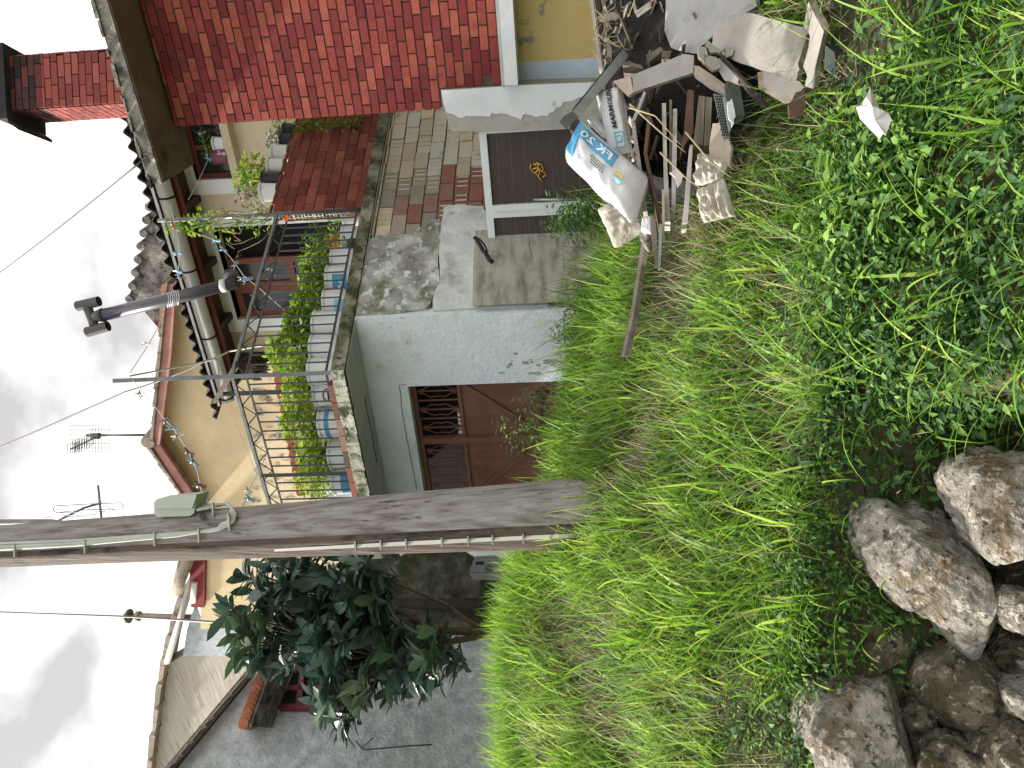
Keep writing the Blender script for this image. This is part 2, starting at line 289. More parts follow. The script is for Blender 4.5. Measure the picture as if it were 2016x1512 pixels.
# ================================================================ ground
_rs = np.random.RandomState(3)
_wv = [( _rs.uniform(1.2, 9), _rs.uniform(0, 6.28), _rs.uniform(0, 6.28)) for _ in range(14)]
_zx = [-6, -2.9, -2.2, -1.6, -1.3, -1.0, -.6, -.13, .46, .98, 1.6, 4]
_zz = [.42, .40, .37, .36, .31, .23, .10, -.05, -.18, -.32, -.46, -.6]
def gnd(X, Y):
    X = np.asarray(X, float); Y = np.asarray(Y, float)
    zc = np.interp(X*4.4/np.maximum(Y, 2.0), _zx, _zz)
    zf = np.interp(X, [-3, -.6, 0, .6, 3], [-.74, -.80, -.86, -.86, -.80])
    s = np.clip((Y-2.2)/2.2, 0, 1); s = 1.22*s-.22*s*s
    z = zf+(zc-zf)*s
    b = np.clip((Y-4.5)/1.2, 0, 1); b = b*b*(3-2*b)
    hb = np.interp(X, [-3, -1.2, 0], [-.3, -.6, -.9]); z = z*(1-b)+hb*b
    wl = np.clip((-.02-X)/.3, 0, 1)                      # stone wall on the left, a plain slope on the right
    low = np.clip((2.2-Y), 0, 3); l2 = np.clip(2.34-Y, 0, 3)
    zr = np.where(Y < 2.2, zf-.42*low, z); zl = np.maximum(zf-1.0, z-3.6*l2)
    z = np.where(Y < 2.34, zr*(1-wl)+zl*wl, z)
    z = np.maximum(z, -1.62)
    pile = np.exp(-(((X-1.35)/.55)**2+((Y-3.15)/.5)**2)**1.5)*.10; z = z+pile
    n = sum(math.pow(f, -1.1)*np.sin(f*(X*math.cos(a)+Y*math.sin(a))*1.6+p) for f, a, p in _wv)*.03
    return z+n*np.clip((Y-1)/.8, 0, 1)
def g1(X, Y): return float(gnd(X, Y))
xs = np.concatenate([np.linspace(-60, -4, 18), np.linspace(-3.8, 3.8, 150), np.linspace(4, 60, 18)])
ys = np.concatenate([np.linspace(-40, .2, 14), np.linspace(.4, 7, 170), np.linspace(7.4, 120, 26)])
GX, GY = np.meshgrid(xs, ys, indexing='ij'); GZ = gnd(GX, GY)
ni, nj = GX.shape; vv = np.stack([GX, GY, GZ], -1).reshape(-1, 3)
ii, jj = np.meshgrid(np.arange(ni-1), np.arange(nj-1), indexing='ij'); b0 = (ii*nj+jj).ravel()
q = np.stack([b0, b0+nj, b0+nj+1, b0+1], -1)
tag(npmesh('ground', vv, q, np.full(len(q), .5), MT['soil']), kind='structure')

# ================================================================ brick house on the right
def brick_field(mb, o, du, dv, nout, W, H, bw, bh, gap, proud, skip=None, colf=None, jit=.002, ribs=0):
    rows = int(math.ceil(H/bh))
    for r_ in range(rows):
        x = -bw*(.5 if r_ % 2 else 0)-random.random()*.02
        while x < W:
            L_ = bw*random.uniform(.93, 1.05); x0 = max(x, 0); x1 = min(x+L_-gap, W); z0 = r_*bh; z1 = min(z0+bh-gap, H)
            if x1-x0 > .02 and z1-z0 > .015 and not (skip and skip((x0+x1)/2, (z0+z1)/2)):
                pr = proud+random.uniform(-jit, jit); p = o+du*x0+dv*(z0+random.uniform(-jit, jit))
                c = colf(x0, z0) if colf else random.random()
                mb.box(p, du*(x1-x0), dv*(z1-z0), nout*pr, c)
                for k in range(ribs):
                    f = (k+.7)/(ribs+.4); mb.box(p+dv*(z1-z0)*f+nout*pr, du*(x1-x0), dv*.008, nout*.003, c)
            x += L_
    return mb
dBr = 6.30; E = onA(870, 215, dBr); aE = E.dot(Aw)
bh = thing('brick_house', pA(aE, dBr, -1), 'red brick house with a concrete eave and brick chimney on the right', 'house')
zTop = onA(345, 243, dBr).z; zLow = onA(985, 165, dBr).z; zP = onA(869, 200, dBr).z; aP = onA(930, 174, dBr).dot(Aw)
mb = MB(); mb.box(pA(aE-.012, dBr+.012, zLow-.1), Aw*-2.6, Z*(zTop-zLow+.1), nA*.25); mb.build('wall', MT['mortar'], bh)
aR = -1.0; Wd = aE-aR
mb = brick_field(MB(), pA(aE, dBr+.012, zLow), -Aw, Z, -nA, Wd, zTop-zLow, .176, .070, .010, .014,
                 skip=lambda x, z: (aE-x > aP) and z+zLow < zP)
mb.build('brickwork', MT['brick'], bh)
# concrete eave
ze = atY(329, 361, 5.89).z
pe = onP(329, 361, nA, 5.88); ae = pe.dot(Aw)
mb = MB(); N_ = 26; th = .105
rowsP = []
mb.box(pA(ae, 5.885, ze+.004), Aw*-4, nA*.62, Z*(th-.004)); mb.box(pA(aE-.3, 6.51, ze+.004), Aw*-3.4, nA*2.6, Z*(th-.004)); ev = mb.build('eave', MT['concrete'], bh)
mb = MB().box(pA(ae-.012, 5.90, ze-.006), Aw*-4, nA*.59, Z*.01); mb.build('eave_underside', MT['soffit'], ev)
mb = MB()
for k in range(34):
    a_ = ae-random.uniform(0, 2.2); mb.cbox(pA(a_, 5.885, ze+th-.01+random.uniform(0, .015)), Aw*random.uniform(.03, .12), nA*.04, Z*random.uniform(.01, .03))
mb.build('eave_rim', MT['concrete'], ev)
# pilaster, ledge, lower walls
offA = nA*.30
mb = MB().prism([onA(x, y, 6.27) for x, y in [(868, 177), (871, 205), (878, 224), (886, 258), (937, 259), (1010, 257), (1240, 248), (1300, 168), (1165, 162), (1020, 167), (985, 170)]], offA)
pil = mb.build('pilaster', MT['greyplaster'], bh)
wp = [(869, 178), (873, 200), (878, 221), (895, 226), (903, 231), (918, 228), (940, 229), (965, 230), (968, 222), (985, 223), (1000, 225), (1018, 232), (1024, 237), (1030, 226), (1045, 226), (1058, 230), (1075, 229), (1082, 222), (1094, 214), (1106, 208), (1112, 200), (1128, 199), (1150, 190), (1230, 180), (1230, 160), (1165, 162), (1020, 168), (985, 171)]
wq = []
for i, (x, y) in enumerate(wp):
    wq.append((x, y)); x2, y2 = wp[(i+1) % len(wp)]
    if 2 < i < 23: wq.append(((x+x2)/2+random.uniform(-2, 2), (y+y2)/2+random.uniform(-3, 3)))
MB().prism([onA(x, y, 6.262) for x, y in wq], nA*.006).build('whitewash', MT['pilaster'], pil)
zl0 = onA(1018, 140, 6.15).z; zl1 = onA(992, 140, 6.15).z; al = onA(1010, 168, 6.15).dot(Aw)
MB().box(pA(al, 6.15, zl0), Aw*-3, nA*.3, Z*(zl1-zl0)).build('ledge', MT['pilaster'], bh)
MB().box(pA(al+.01, 6.22, zl1+.002), Aw*-3, nA*.06, Z*.03).build('ledge_strip', MT['gutter'], bh)
abx = onA(1090, 119, 6.52).dot(Aw)
MB().box(pA(abx, 6.52, -1.2), Aw*-3, nA*.1, Z*(zl0+1.3)).build('lower_wall', MT['ochre'], bh)
MB().box(pA(al+.1, 6.515, -1.2), Aw*(abx-al-.1), nA*.1, Z*(zl0+1.3)).build('blue_painted_strip', MT['bluewash'], bh)
# chimney
Yc = 6.6; c0 = atY(150, 208, Yc); wdt = atY(150, 104, Yc).x-c0.x; zc0 = 3.0
cx = V((1, -.03, 0)).normalized(); cy = V((.03, 1, 0)).normalized(); o = V((c0.x, Yc, zc0)); dpt = .36; Hc = 2.14
ch = MB().box(o+cx*.01+cy*.01, cx*(wdt-.02), cy*dpt, Z*Hc).build('chimney', MT['mortar'], bh)
mb = MB(); ms = MB()
for (oo, du, no, W) in ((o, cx, -cy, wdt), (o+cy*dpt, -cy, -cx, dpt)):
    zs = 1.74
    brick_field(mb, oo, du, Z, no, W, zs, .20, .066, .009, .012)
    brick_field(ms, oo+Z*zs, du, Z, no, W, Hc-zs, .20, .066, .009, .012)
brick_field(mb, o+cx*wdt, cy, Z, cx, dpt, Hc, .20, .066, .009, .012)
mb.build('brickwork', MT['brickc'], ch); ms.build('sooty_brickwork', mat('sooty_brick', [(.012, .01, .01), (.05, .02, .018), (.13, .03, .03)], attr=1, scale=6, attr_noise=.9), ch)
cap = MB(); zt = zc0+Hc
cap.box(o-cx*.10-cy*.08+Z*(Hc-.10), cx*(wdt+.2), cy*(dpt+.16), Z*.10)
cap.prism([o-cx*.10-cy*.07+Z*(Hc-.10), o-cx*.10+cy*(dpt+.05)+Z*(Hc-.10), o-cx*.17+cy*(dpt+.02)+Z*(Hc-.20), o-cx*.16-cy*.02+Z*(Hc-.16)], -cx*.03)
cap.build('chimney_cap', MT['soot'], ch)

# ================================================================ terrace house in the middle
C_ = ab(5.73, 4.80); K = V((.16, 5.95, 0)); dKB = K.dot(nB); dKA = K.dot(nA)
th_ = thing('terrace_house', (C_.x, C_.y, -.9), 'house with a bucket lined terrace over a whitewashed gate wall', 'house')
zU = onA(696, 619, 5.73).z                                     # underside of the terrace slab
zS = zU+.115
aC = C_.dot(Aw); ag1 = onA(803, 761, 5.73).dot(Aw); zg = onA(803, 761, 5.73).z; ag0 = onA(835, 968, 5.73).dot(Aw)+.12; aw0 = onA(1000, 1092, 5.73).dot(Aw)
ow = [(aC, -1.2), (ag1, -1.2), (ag1, zg), (ag0, zg+.01), (ag0, -1.2), (aw0, -1.2), (aw0, zU), (aC, zU)]
MB().prism([pA(a, 5.73, z) for a, z in ow], nA*.14).build('gate_wall', MT['whitewash'], th_)
# crack and flaked paint on the gate wall
mb = MB(); pts = [onA(x, y, 5.722) for x, y in [(786, 762), (789, 775), (790, 800), (795, 830), (800, 860), (806, 890), (812, 920), (820, 963)]]
mb.tube(pts, .0025, 4); pts = [onA(x, y, 5.722) for x, y in [(786, 762), (785, 758), (800, 757)]]; mb.tube(pts, .0025, 4); mb.build('crack', MT['dark'], th_)
mb = MB()
def blob(mb, ctr, rx, ry, d, n=16, off=nA*.002, j=.35):
    P = []
    for i in range(n):
        t = 2*math.pi*i/n; r_ = 1+random.uniform(-j, j); P.append(onA(ctr[0]+rx*r_*math.cos(t), ctr[1]+ry*r_*math.sin(t), d))
    mb.prism(P, off)
for cxy, rx, ry in [((1085, 712), 15, 4), ((1110, 716), 10, 5), ((1035, 714), 6, 3), ((1052, 735), 12, 2.5), ((1000, 722), 4, 3), ((1122, 707), 9, 3)]+[((random.uniform(985, 1135), random.gauss(716, 9)), random.uniform(1.5, 6), random.uniform(.8, 2.4)) for _ in range(16)]: mb = MB(); blob(mb, cxy, rx, ry, 5.7245); mb.build('flaked_patch', MT['greyplaster'], th_)
# rough side wall (runs away to the right)
sB = lambda s, z, d=4.80: C_ + Bw*s + nB*(d-4.80) + Z*z
MB().prism([sB(0, -1.2, 4.87), sB(3.6, -1.2, 4.87), sB(3.6, zU, 4.87), sB(0, zU, 4.87)], nB*.3).build('side_wall', MT['greyplaster'], th_)
def fB(x, y, d=4.87): p = onB(x, y, d); return (p-C_).dot(Bw), p.z
s_blk = fB(760, 466)[0]
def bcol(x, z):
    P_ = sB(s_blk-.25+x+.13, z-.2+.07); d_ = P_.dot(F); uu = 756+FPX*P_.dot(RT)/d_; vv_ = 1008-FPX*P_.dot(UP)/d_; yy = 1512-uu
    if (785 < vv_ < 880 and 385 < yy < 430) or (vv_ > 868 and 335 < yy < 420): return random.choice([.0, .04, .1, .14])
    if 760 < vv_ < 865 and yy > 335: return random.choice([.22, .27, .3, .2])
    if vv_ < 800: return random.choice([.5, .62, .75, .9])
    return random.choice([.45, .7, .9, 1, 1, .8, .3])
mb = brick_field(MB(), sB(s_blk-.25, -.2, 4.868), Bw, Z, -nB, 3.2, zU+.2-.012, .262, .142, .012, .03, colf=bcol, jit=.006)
for r_ in range(2, 14):
    for k in range(10):
        if random.random() < .55:
            zz = -.2+r_*.142; s0 = s_blk-.25+k*.262-(.131 if r_ % 2 else 0)
            for j in range(3): mb.box(sB(s0+.06+j*.065, zz+.012, 4.845-.01), Bw*.014, Z*.105, nB*.008, .8 if zz > .6 else .4)
mb.build('blockwork', MT['block'], th_)
mb = MB()
def jag(pts, amp=2.5, n=3):
    out = []
    for i, p in enumerate(pts):
        q_ = pts[min(i+1, len(pts)-1)]
        if i == len(pts)-1: out.append(p); break
        for k in range(n):
            f = k/n; out.append((p[0]+(q_[0]-p[0])*f+(random.uniform(-amp, amp) if k else 0), p[1]+(q_[1]-p[1])*f+(random.uniform(-amp, amp) if k else 0)))
    return out
P1_ = jag([(728, 470), (748, 462), (763, 459), (798, 461), (812, 452), (832, 449), (845, 436), (866, 430), (868, 470), (862, 520), (866, 560), (850, 590), (838, 606)], 3, 3)+[(770, 618), (694, 622)]
mb.prism([onB(x, y, 4.815) for x, y in P1_], nB*.05).build('mouldy_render', MT['rough'], th_)
P2_ = jag([(870, 432), (873, 408), (886, 404), (930, 405), (951, 405), (962, 430), (975, 470), (1050, 470), (1080, 600)], 2, 2)+[(930, 606), (852, 612)]+jag([(852, 590), (866, 555), (864, 500)], 3, 2)
MB().prism([onB(x, y, 4.812) for x, y in P2_], nB*.05).build('pale_render', mat('pale_render', [(.45, .48, .46), (.62, .66, .68)], scale=6, bump=.9, bscale=18, bdist=.02, stains=[((.25, .27, .2), 4, .55, .72)]), th_)
# slab
kr = K+Bw*3.6; kl = K+Aw*2.0
foot = [K, kr, kr+nB*1.0+Aw*-.3, ab(8.7, 8.2)+V((0, 0, 0)), K+Aw*2.0+nA*3.2, kl]
foot = [K, kr, kr+nA*3.0, kl+nA*3.2, kl]
slb = MB().prism([V((p.x, p.y, zU+.004)) for p in foot], Z*.111).build('terrace_slab', MT['slab'], th_)
MB().prism([V((p.x, p.y, zU-.004)) for p in [K+nA*.02+nB*.02, kr+nB*.02, kr+nA*3.0, kl+nA*3.2, kl+nA*.02]], Z*.006).build('underside', MT['under'], slb)
mb = MB(); L2 = 2.0; n_ = 26
for i in range(n_):                                             # chipped left edge with lichen; paler colour paints the light falling on it
    a0 = i*L2/n_; h0 = .112+random.uniform(-.008, .006); mb.box(K+Aw*a0-nA*(.006+random.uniform(0, .008))+Z*(zU+.115-h0), Aw*L2/n_, nA*.012, Z*h0)
mb.build('lit_lichen_edge', MT['slabl'], slb)
MB().tube([K+nA*.2+nB*.1+Aw*t+nB*w+Z*(zU-.006) for t, w in [(.15, .25), (.3, .22), (.5, .26), (.7, .2), (.85, .22)]], .004, 4).build('crack', MT['dark'], slb)
# bricks laid along the left edge of the slab
mb = MB()
for i in range(11):
    mb.box(K+Aw*(.16+i*.165)+nA*.03+Z*(zS+.002), Aw*.158, nA*.10, Z*.062, random.random())
mb.build('edge_bricks', mat('edge_brick', [(.10, .08, .06), (.28, .10, .06), (.36, .15, .10), (.25, .20, .15)], attr=1, scale=9, bump=.4), th_)
# hollow brick parapet
sP = 1.95; par = MB()
o = K+Bw*sP+nB*.07; 
MB().box(o+nB*.012+Bw*.01+Z*zS, Bw*1.6, nB*.09, Z*.90).build('parapet', MT['mortar'], th_); par_o = bpy.data.objects['parapet']
brick_field(par, o+Z*zS+nB*.012, Bw, Z, -nB, 1.6, .93, .255, .101, .010, .014, jit=.004, ribs=4)
par.build('brickwork', MT['hollow'], par_o)
mb = MB(); mh = MB()
for r_ in range(9):
    z0 = zS+r_*.101+.002; x0 = random.uniform(-.012, .012)
    e0 = o-nB*.002+Bw*(x0-.012)
    mb.box(e0+Z*z0, Bw*.03, nB*.10, Z*.090, random.random())
    if r_ > 1:
        for i in range(2):
            for j in range(2): mh.box(e0-Bw*.002+nB*(.012+i*.043)+Z*(z0+.012+j*.038), Bw*.004, nB*.032, Z*.028)
mb.build('brick_end', MT['block'], par_o); mh.build('hollow_end', MT['blackhole'], par_o)
# upper wall with door and window
dW = 8.6
def aW(x, y, d=dW): return onA(x, y, d).dot(Aw)
def zW(x, y, d=dW): return onA(x, y, d).z
aL = aW(520, 692); aRt = aW(400, 150)
w1 = (aW(420, 262), aW(400, 354), zW(455, 300), zW(386, 350)); w1 = (w1[0]-.25, w1[1], w1[2], w1[3])
dr = (aW(500, 443), aW(500, 627), zS, zW(467, 625))
def holes_wall(mb, d, th, a0, a1, z0, z1, holes):
    x = a0
    for (h0, h1, k0, k1) in sorted(holes):
        if h0 > x: mb.box(pA(x, d, z0), Aw*(h0-x), nA*th, Z*(z1-z0))
        if k0 > z0: mb.box(pA(h0, d, z0), Aw*(h1-h0), nA*th, Z*(k0-z0))
        mb.box(pA(h0, d, k1), Aw*(h1-h0), nA*th, Z*(z1-k1)); x = h1
    mb.box(pA(x, d, z0), Aw*(a1-x), nA*th, Z*(z1-z0)); return mb
zR = (onA(316, 360, 8.0).z+onA(452, 788, 8.0).z)/2+.24
holes_wall(MB(), dW, .22, aRt, aL, zS-.1, zR, [w1, dr]).build('upper_wall', MT['cream'], th_)
def surround(name, h, bwid, par, sill=True):
    a0, a1, z0, z1 = h; mb = MB()
    mb.box(pA(a0-bwid, dW-.02, z0), Aw*bwid, nA*.14, Z*(z1-z0+bwid)); mb.box(pA(a1, dW-.02, z0), Aw*bwid, nA*.14, Z*(z1-z0+bwid))
    mb.box(pA(a0, dW-.02, z1), Aw*(a1-a0), nA*.14, Z*bwid)
    return mb.build(name, MT['white'], par)
win = surround('window', w1, .17, th_)
a0, a1, z0, z1 = w1
mb = MB(); fw = .055
for (x0, y0, w, h) in ((a0, z0, fw, z1-z0), (a1-fw, z0, fw, z1-z0), (a0+fw, z1-fw, a1-a0-2*fw, fw), (a0+fw, z0, a1-a0-2*fw, fw), ((a0+a1)/2, z0+fw, fw, z1-z0-2*fw)):
    mb.box(pA(x0, dW+.06, y0), Aw*w, nA*.05, Z*h)
mb.build('frame', MT['redwood'], win); MB().box(pA(a0, dW+.10, z0), Aw*(a1-a0), nA*.02, Z*(z1-z0)).build('pane', MT['glass'], win)
MB().box(pA(a0-.2, dW-.14, z0-.09), Aw*(a1-a0+.4), nA*.2, Z*.09).build('sill', MT['cream'], win)
door = surround('terrace_door', dr, .17, th_)
a0, a1, z0, z1 = dr
MB().box(pA(a0, dW+.19, z0), Aw*(a1-a0), nA*.02, Z*(z1-z0)).build('doorway', MT['dark'], door)
asx = aW(500, 512); mb = MB(); mg = MB()
nl = 2; lw = (a1-asx)/nl
for k in range(nl):
    b = asx+k*lw; fw = .07
    for (x0, w) in ((b, fw), (b+lw-fw-.004, fw)): mb.box(pA(x0, dW+.07, z0), Aw*w, nA*.05, Z*(z1-z0-.03))
    for zz in (z0, z0+.9, z0+1.45, z1-.11): mb.box(pA(b+fw, dW+.07, zz), Aw*(lw-2*fw), nA*.05, Z*.08)
    mg.box(pA(b+fw, dW+.10, z0), Aw*(lw-2*fw), nA*.01, Z*(z1-z0-.05))
mb.build('frame', MT['shutter'], door); mg.build('pane', MT['glass'], door)
mb = MB()
for k in range(46):                                             # white flower stickers
    a_ = random.uniform(asx+.1, a1-.1); z_ = random.uniform(z0+.95, z1-.2); r_ = random.uniform(.012, .03)
    if abs((a_-asx) % lw-lw/2) > lw/2-.08: continue
    P = [pA(a_+math.cos(t*math.pi/5)*r_*(1 if t % 2 else .5), dW+.092, z_+math.sin(t*math.pi/5)*r_*(1 if t % 2 else .5)) for t in range(10)]
    MB().prism(P, nA*.002).build('flower_sticker', MT['paper'], door)
# eave of the terrace house: gutter, fascia, corrugated sheets
q1, q2 = onA(316, 360, 8.0), onA(452, 788, 8.0); zG = (q1.z+q2.z)/2; aG0, aG1 = aW(330, 150, 8.0), q2.dot(Aw)
gut = MB().tube([pA(aG0, 8.0, zG), pA(aG1, 8.0, zG)], .082, 20).build('gutter', MT['gutter'], th_)
mb = MB()
for k in range(6): a_ = aG1-.06-k*.85; mb.tube([pA(a_, 8.0, zG), pA(a_+.02, 8.0, zG)], .088, 20)
mb.build('bracket', MT['dark'], gut)
MB().box(pA(aG0, 7.93, zG+.085), Aw*(aG1-aG0+.04), nA*.015, Z*.03).build('drip_edge', MT['white'], th_)
MB().box(pA(aG0, 8.10, zG-.10), Aw*(aG1-aG0-.02), nA*.05, Z*.20).build('fascia_board', MT['redwood'], th_)
mb = MB().box(pA(aRt, 8.16, zG+.02), Aw*(aG1-aRt-.05), nA*2.5, Z*.04)
for k in range(7): mb.box(pA(aG1-.12-k*.75, 8.16, zG-.08), Aw*-.08, nA*.45, Z*.10)
mb.box(pA(aL, 8.3, zG-.28), Aw*(aG1-aL-.12), nA*1.6, Z*.3)
mb.build('rafters', MT['darkwood'], th_)
mb = MB()
for k in range(60):
    a_ = random.uniform(aL, aG1-.1); mb.box(pA(a_, 8.3+random.uniform(0, .4), zG-.28-random.uniform(.02, .12)), Aw*.02, nA*.01, Z*.12)
mb.build('ragged_matting', MT['darkwood'], th_)
aS1 = aW(432, 822, 7.9); mb = MB(); pitch = .158; nS = int((aS1-aG0)/pitch*8)
for lay, dz in ((0, 0), (1, -.012)):
    P = []
    for j, (dd, rise) in enumerate(((7.86, 0), (8.6, .17), (10.8, .68))):
        P.append([pA(aS1-i*pitch/8, dd, zG+.15+rise+dz+.034*math.sin(i*2*math.pi/8)+.008*math.sin(i*.37)) for i in range(nS)])
    mb.grid(P)
b = len(mb.v)//2; 
for i in range(nS-1): mb.face((i, i+1, b+i+1, b+i))
mb.build('corrugated_roof', MT['roofasb'], th_)
# gate
gd = 5.82; gt = thing('metal_gate', pA((ag0+ag1)/2, gd, -.9), 'rusty brown metal gate with scroll grille set in the white wall', 'gate')
def aG(x, y): return onA(x, y, gd).dot(Aw)
def zGt(x, y): return onA(x, y, gd).z
acn = aG(950, 864); zgr1 = zGt(820, 778); zgr0 = zGt(903, 778)
mb = MB(); fw = .06
mb.box(pA(ag1-.05, gd+.0, zgr1), Aw*(ag0-ag1+.1), nA*.06, Z*(zg-zgr1+.12)); mb.box(pA(ag1-.03, gd, -1.1), Aw*.05, nA*.06, Z*(1.1+zgr1)); mb.box(pA(ag0-.02, gd, -1.1), Aw*.05, nA*.06, Z*(1.1+zgr1))
mb.box(pA(acn-.03, gd-.02, -1.1), Aw*.06, nA*.06, Z*(1.1+zgr1)); mb.box(pA(ag1+.02, gd-.003, zgr0-.02), Aw*(ag0-ag1-.04), nA*.05, Z*.03)
mb.build('frame', MT['gate'], gt)
for s0, s1, dg in ((ag1+.02, acn-.03, 1), (acn+.03, ag0-.02, -1)):
    MB().box(pA(s0, gd+.02, -1.1), Aw*(s1-s0), nA*.02, Z*(1.1+zgr0-.02)).build('panel', MT['gate'], gt)
    p, q = (pA(s0+.02, gd+.008, zgr0-.04), pA(s1-.02, gd+.008, zGt(1066, 855))); 
    if dg < 0: p, q = pA(s1, gd+.008, zgr0-.04), pA(s0+.02, gd+.008, zGt(1066, 860))
    MB().beam(p, q, .03, .02, nA).build('diagonal_brace', MT['gate'], gt)
    mb = MB(); n_ = 3
    for k in range(n_*2+1):
        a_ = s0+(s1-s0)*k/(n_*2); 
        if 0 < k < n_*2: mb.beam(pA(a_, gd+.025, zgr0), pA(a_, gd+.025, zgr1), .012, .012, nA)
        if k % 2 == 1:
            for sg in (-1, 1):
                H = zgr1-zgr0; pts = []
                for t in range(17):
                    u_ = t/16; zz = zgr0+H*(.12+.76*u_); pts.append(pA(a_+sg*((s1-s0)/(n_*2))*(.28+.34*math.sin(u_*math.pi*1)**2*1.0-.22*math.cos(u_*math.pi*4)*.5), gd+.015, zz))
                mb.tube(pts, .005, 5)
                for zz, f in ((zgr0+H*.12, -1), (zgr0+H*.88, 1)):
                    mb.tube([pA(a_+sg*((s1-s0)/(n_*2))*(.17+.12*math.cos(t*.7)), gd+.015, zz+f*.02*math.sin(t*.7)) for t in range(9)], .005, 5)
    mb.build('scroll_grille', MT['gate'], gt)
mb = MB(); mb.beam(pA(aG(1066, 780), gd-.01, zGt(1066, 780)), pA(aG(1066, 850), gd-.01, zGt(1066, 850)), .02, .02); mb.cbox(pA(aG(1068, 772), gd, zGt(1068, 772)), Aw*.02, nA*.03, Z*.12); mb.tube([pA(aG(1072, 869), gd-.03, zGt(1072, 869)), pA(aG(1072, 876), gd-.03, zGt(1072, 876))], .008, 6); mb.tube([pA(aG(1072, 885), gd-.03, zGt(1072, 885)), pA(aG(1080, 888), gd-.03, zGt(1080, 888))], .008, 6)
mb.build('bolt', MT['darkwood'], gt)
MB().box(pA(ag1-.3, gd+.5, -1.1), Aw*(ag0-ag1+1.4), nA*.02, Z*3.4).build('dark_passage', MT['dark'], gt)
mb = MB()
for k in range(7): a_ = aG(900, 812)+k*(aG(900, 868)-aG(900, 812))/6.5; mb.box(pA(a_, gd+.06, zGt(898+k*1.2, 840)-.03), Aw*.032, nA*.01, Z*(.012+k*.008))
mb.build('painted_daylight', MT['white'], gt)  # white strips painted in for daylight showing behind the gate
# side door with brown siding
dD = 6.35; dt = thing('side_door', onA(1165, 380, dD)-Z*.75, 'white framed door with brown siding panels beside the rough block wall', 'door')
def aD(x, y): return onA(x, y, dD).dot(Aw)
zD = (onA(934, 262, dD).z+onA(972, 500, dD).z)/2
x0, x1, x2, x3, x4, x5 = aD(1000, 256), aD(1000, 261), aD(1000, 403), aD(1000, 428), aD(1000, 487), aD(1000, 502)
mb = MB(); zb = -1.0; ft = .06
for p, q in ((x0, x1), (x2, x3), (x4, x5)): mb.box(pA(p, dD, zb), Aw*(q-p), nA*.08, Z*(zD-zb-ft))
mb.box(pA(x0, dD, zD-ft), Aw*(x5-x0), nA*.08, Z*ft); mb.box(pA(x2+.045, dD-.008, zb), Aw*.012, nA*.01, Z*(zD-zb-ft))
mb.build('frame', MT['alu'], dt)
for p, q in ((x1, x2), (x3, x4)):
    mb = MB(); z_ = zb
    while z_ < zD-ft-.01:
        h = min(.112, zD-ft-z_); mb.box(pA(p, dD+.025, z_), Aw*(q-p), nA*.03, Z*(h-.004)); z_ += .112
    mb.box(pA(p, dD+.034, zb), Aw*(q-p), nA*.02, Z*(zD-zb-ft)); pn = mb.build('panel', MT['siding'], dt)
    mb = MB(); z_ = zb
    while z_ < zD-ft-.06: z_ += .112; mb.box(pA(p, dD+.030, z_-.0035), Aw*(q-p), nA*.003, Z*.0028)
    mb.build('seam', MT['greyplaster'], pn)
hb = MB().tube([onA(x, 393, dD-.05) for x in (1050, 1100, 1190)], .013, 8)
hb.tube([onA(1062, 393, dD-.05), onA(1062, 391, dD+.02)], .008, 6); hb.build('pull_handle', MT['galv'], dt)
mb = MB()
cxp, cyp = 1061, 337
for pts in ([(1046, 322), (1044, 330), (1048, 338), (1056, 342), (1064, 352), (1070, 360)], [(1060, 320), (1060, 330), (1063, 338), (1060, 346), (1064, 356)], [(1048, 334), (1056, 330), (1064, 336), (1072, 338), (1076, 344), (1070, 348)],
            [(1055, 320), (1066, 324), (1070, 332), (1066, 338)], [(1052, 342), (1058, 336), (1066, 330)], [(1068, 350), (1074, 344)], [(1050, 322), (1062, 328)]):
    mb.tube([onA(x, y, dD+.015) for x, y in pts], .007, 6)
mb.build('brass_ornament', MT['brass'], dt)
# concrete step block against the side wall
p2 = atY(934, 528, 6.38); p1 = atY(934, 454, 6.66); p3 = atY(934, 602, 6.26); zb_ = (p1.z+p2.z)/2
f_ = [V((p1.x, p1.y, 0)), V((p2.x, p2.y, 0)), V((p3.x, p3.y, 0)), V((p3.x+.15, p3.y+.4, 0)), V((p1.x, p1.y+.5, 0))]
sb = tag(MB().prism([V((p.x, p.y, -1)) for p in f_], Z*(zb_+1)).build('concrete_block', mat('mossy_concrete', [(.17, .16, .12), (.33, .32, .28), (.42, .41, .38)], scale=4, stretch=(1, 1, 3), bump=.7, bscale=20, stains=[((.08, .09, .03), 4, .55, .7), ((.10, .09, .06), 5, .58, .75, (.4, .4, 4))])), 'low mossy concrete block standing left of the brown side door', 'block')
mb = MB(); mb.tube([atY(x, y, 6.05) for x, y in [(934, 466), (942, 478), (950, 492), (958, 502), (963, 512)]], .016, 8); mb.tube([atY(x, y, 6.1) for x, y in [(936, 466), (944, 471), (954, 482), (960, 497)]], .008, 6); mb.tube([atY(x, y, 6.03) for x, y in [(958, 502), (965, 513), (971, 517)]], .018, 8)
tag(mb.build('bent_metal_bar', MT['blackplastic']), 'black curved metal bar on top of the concrete block', 'metal bar')

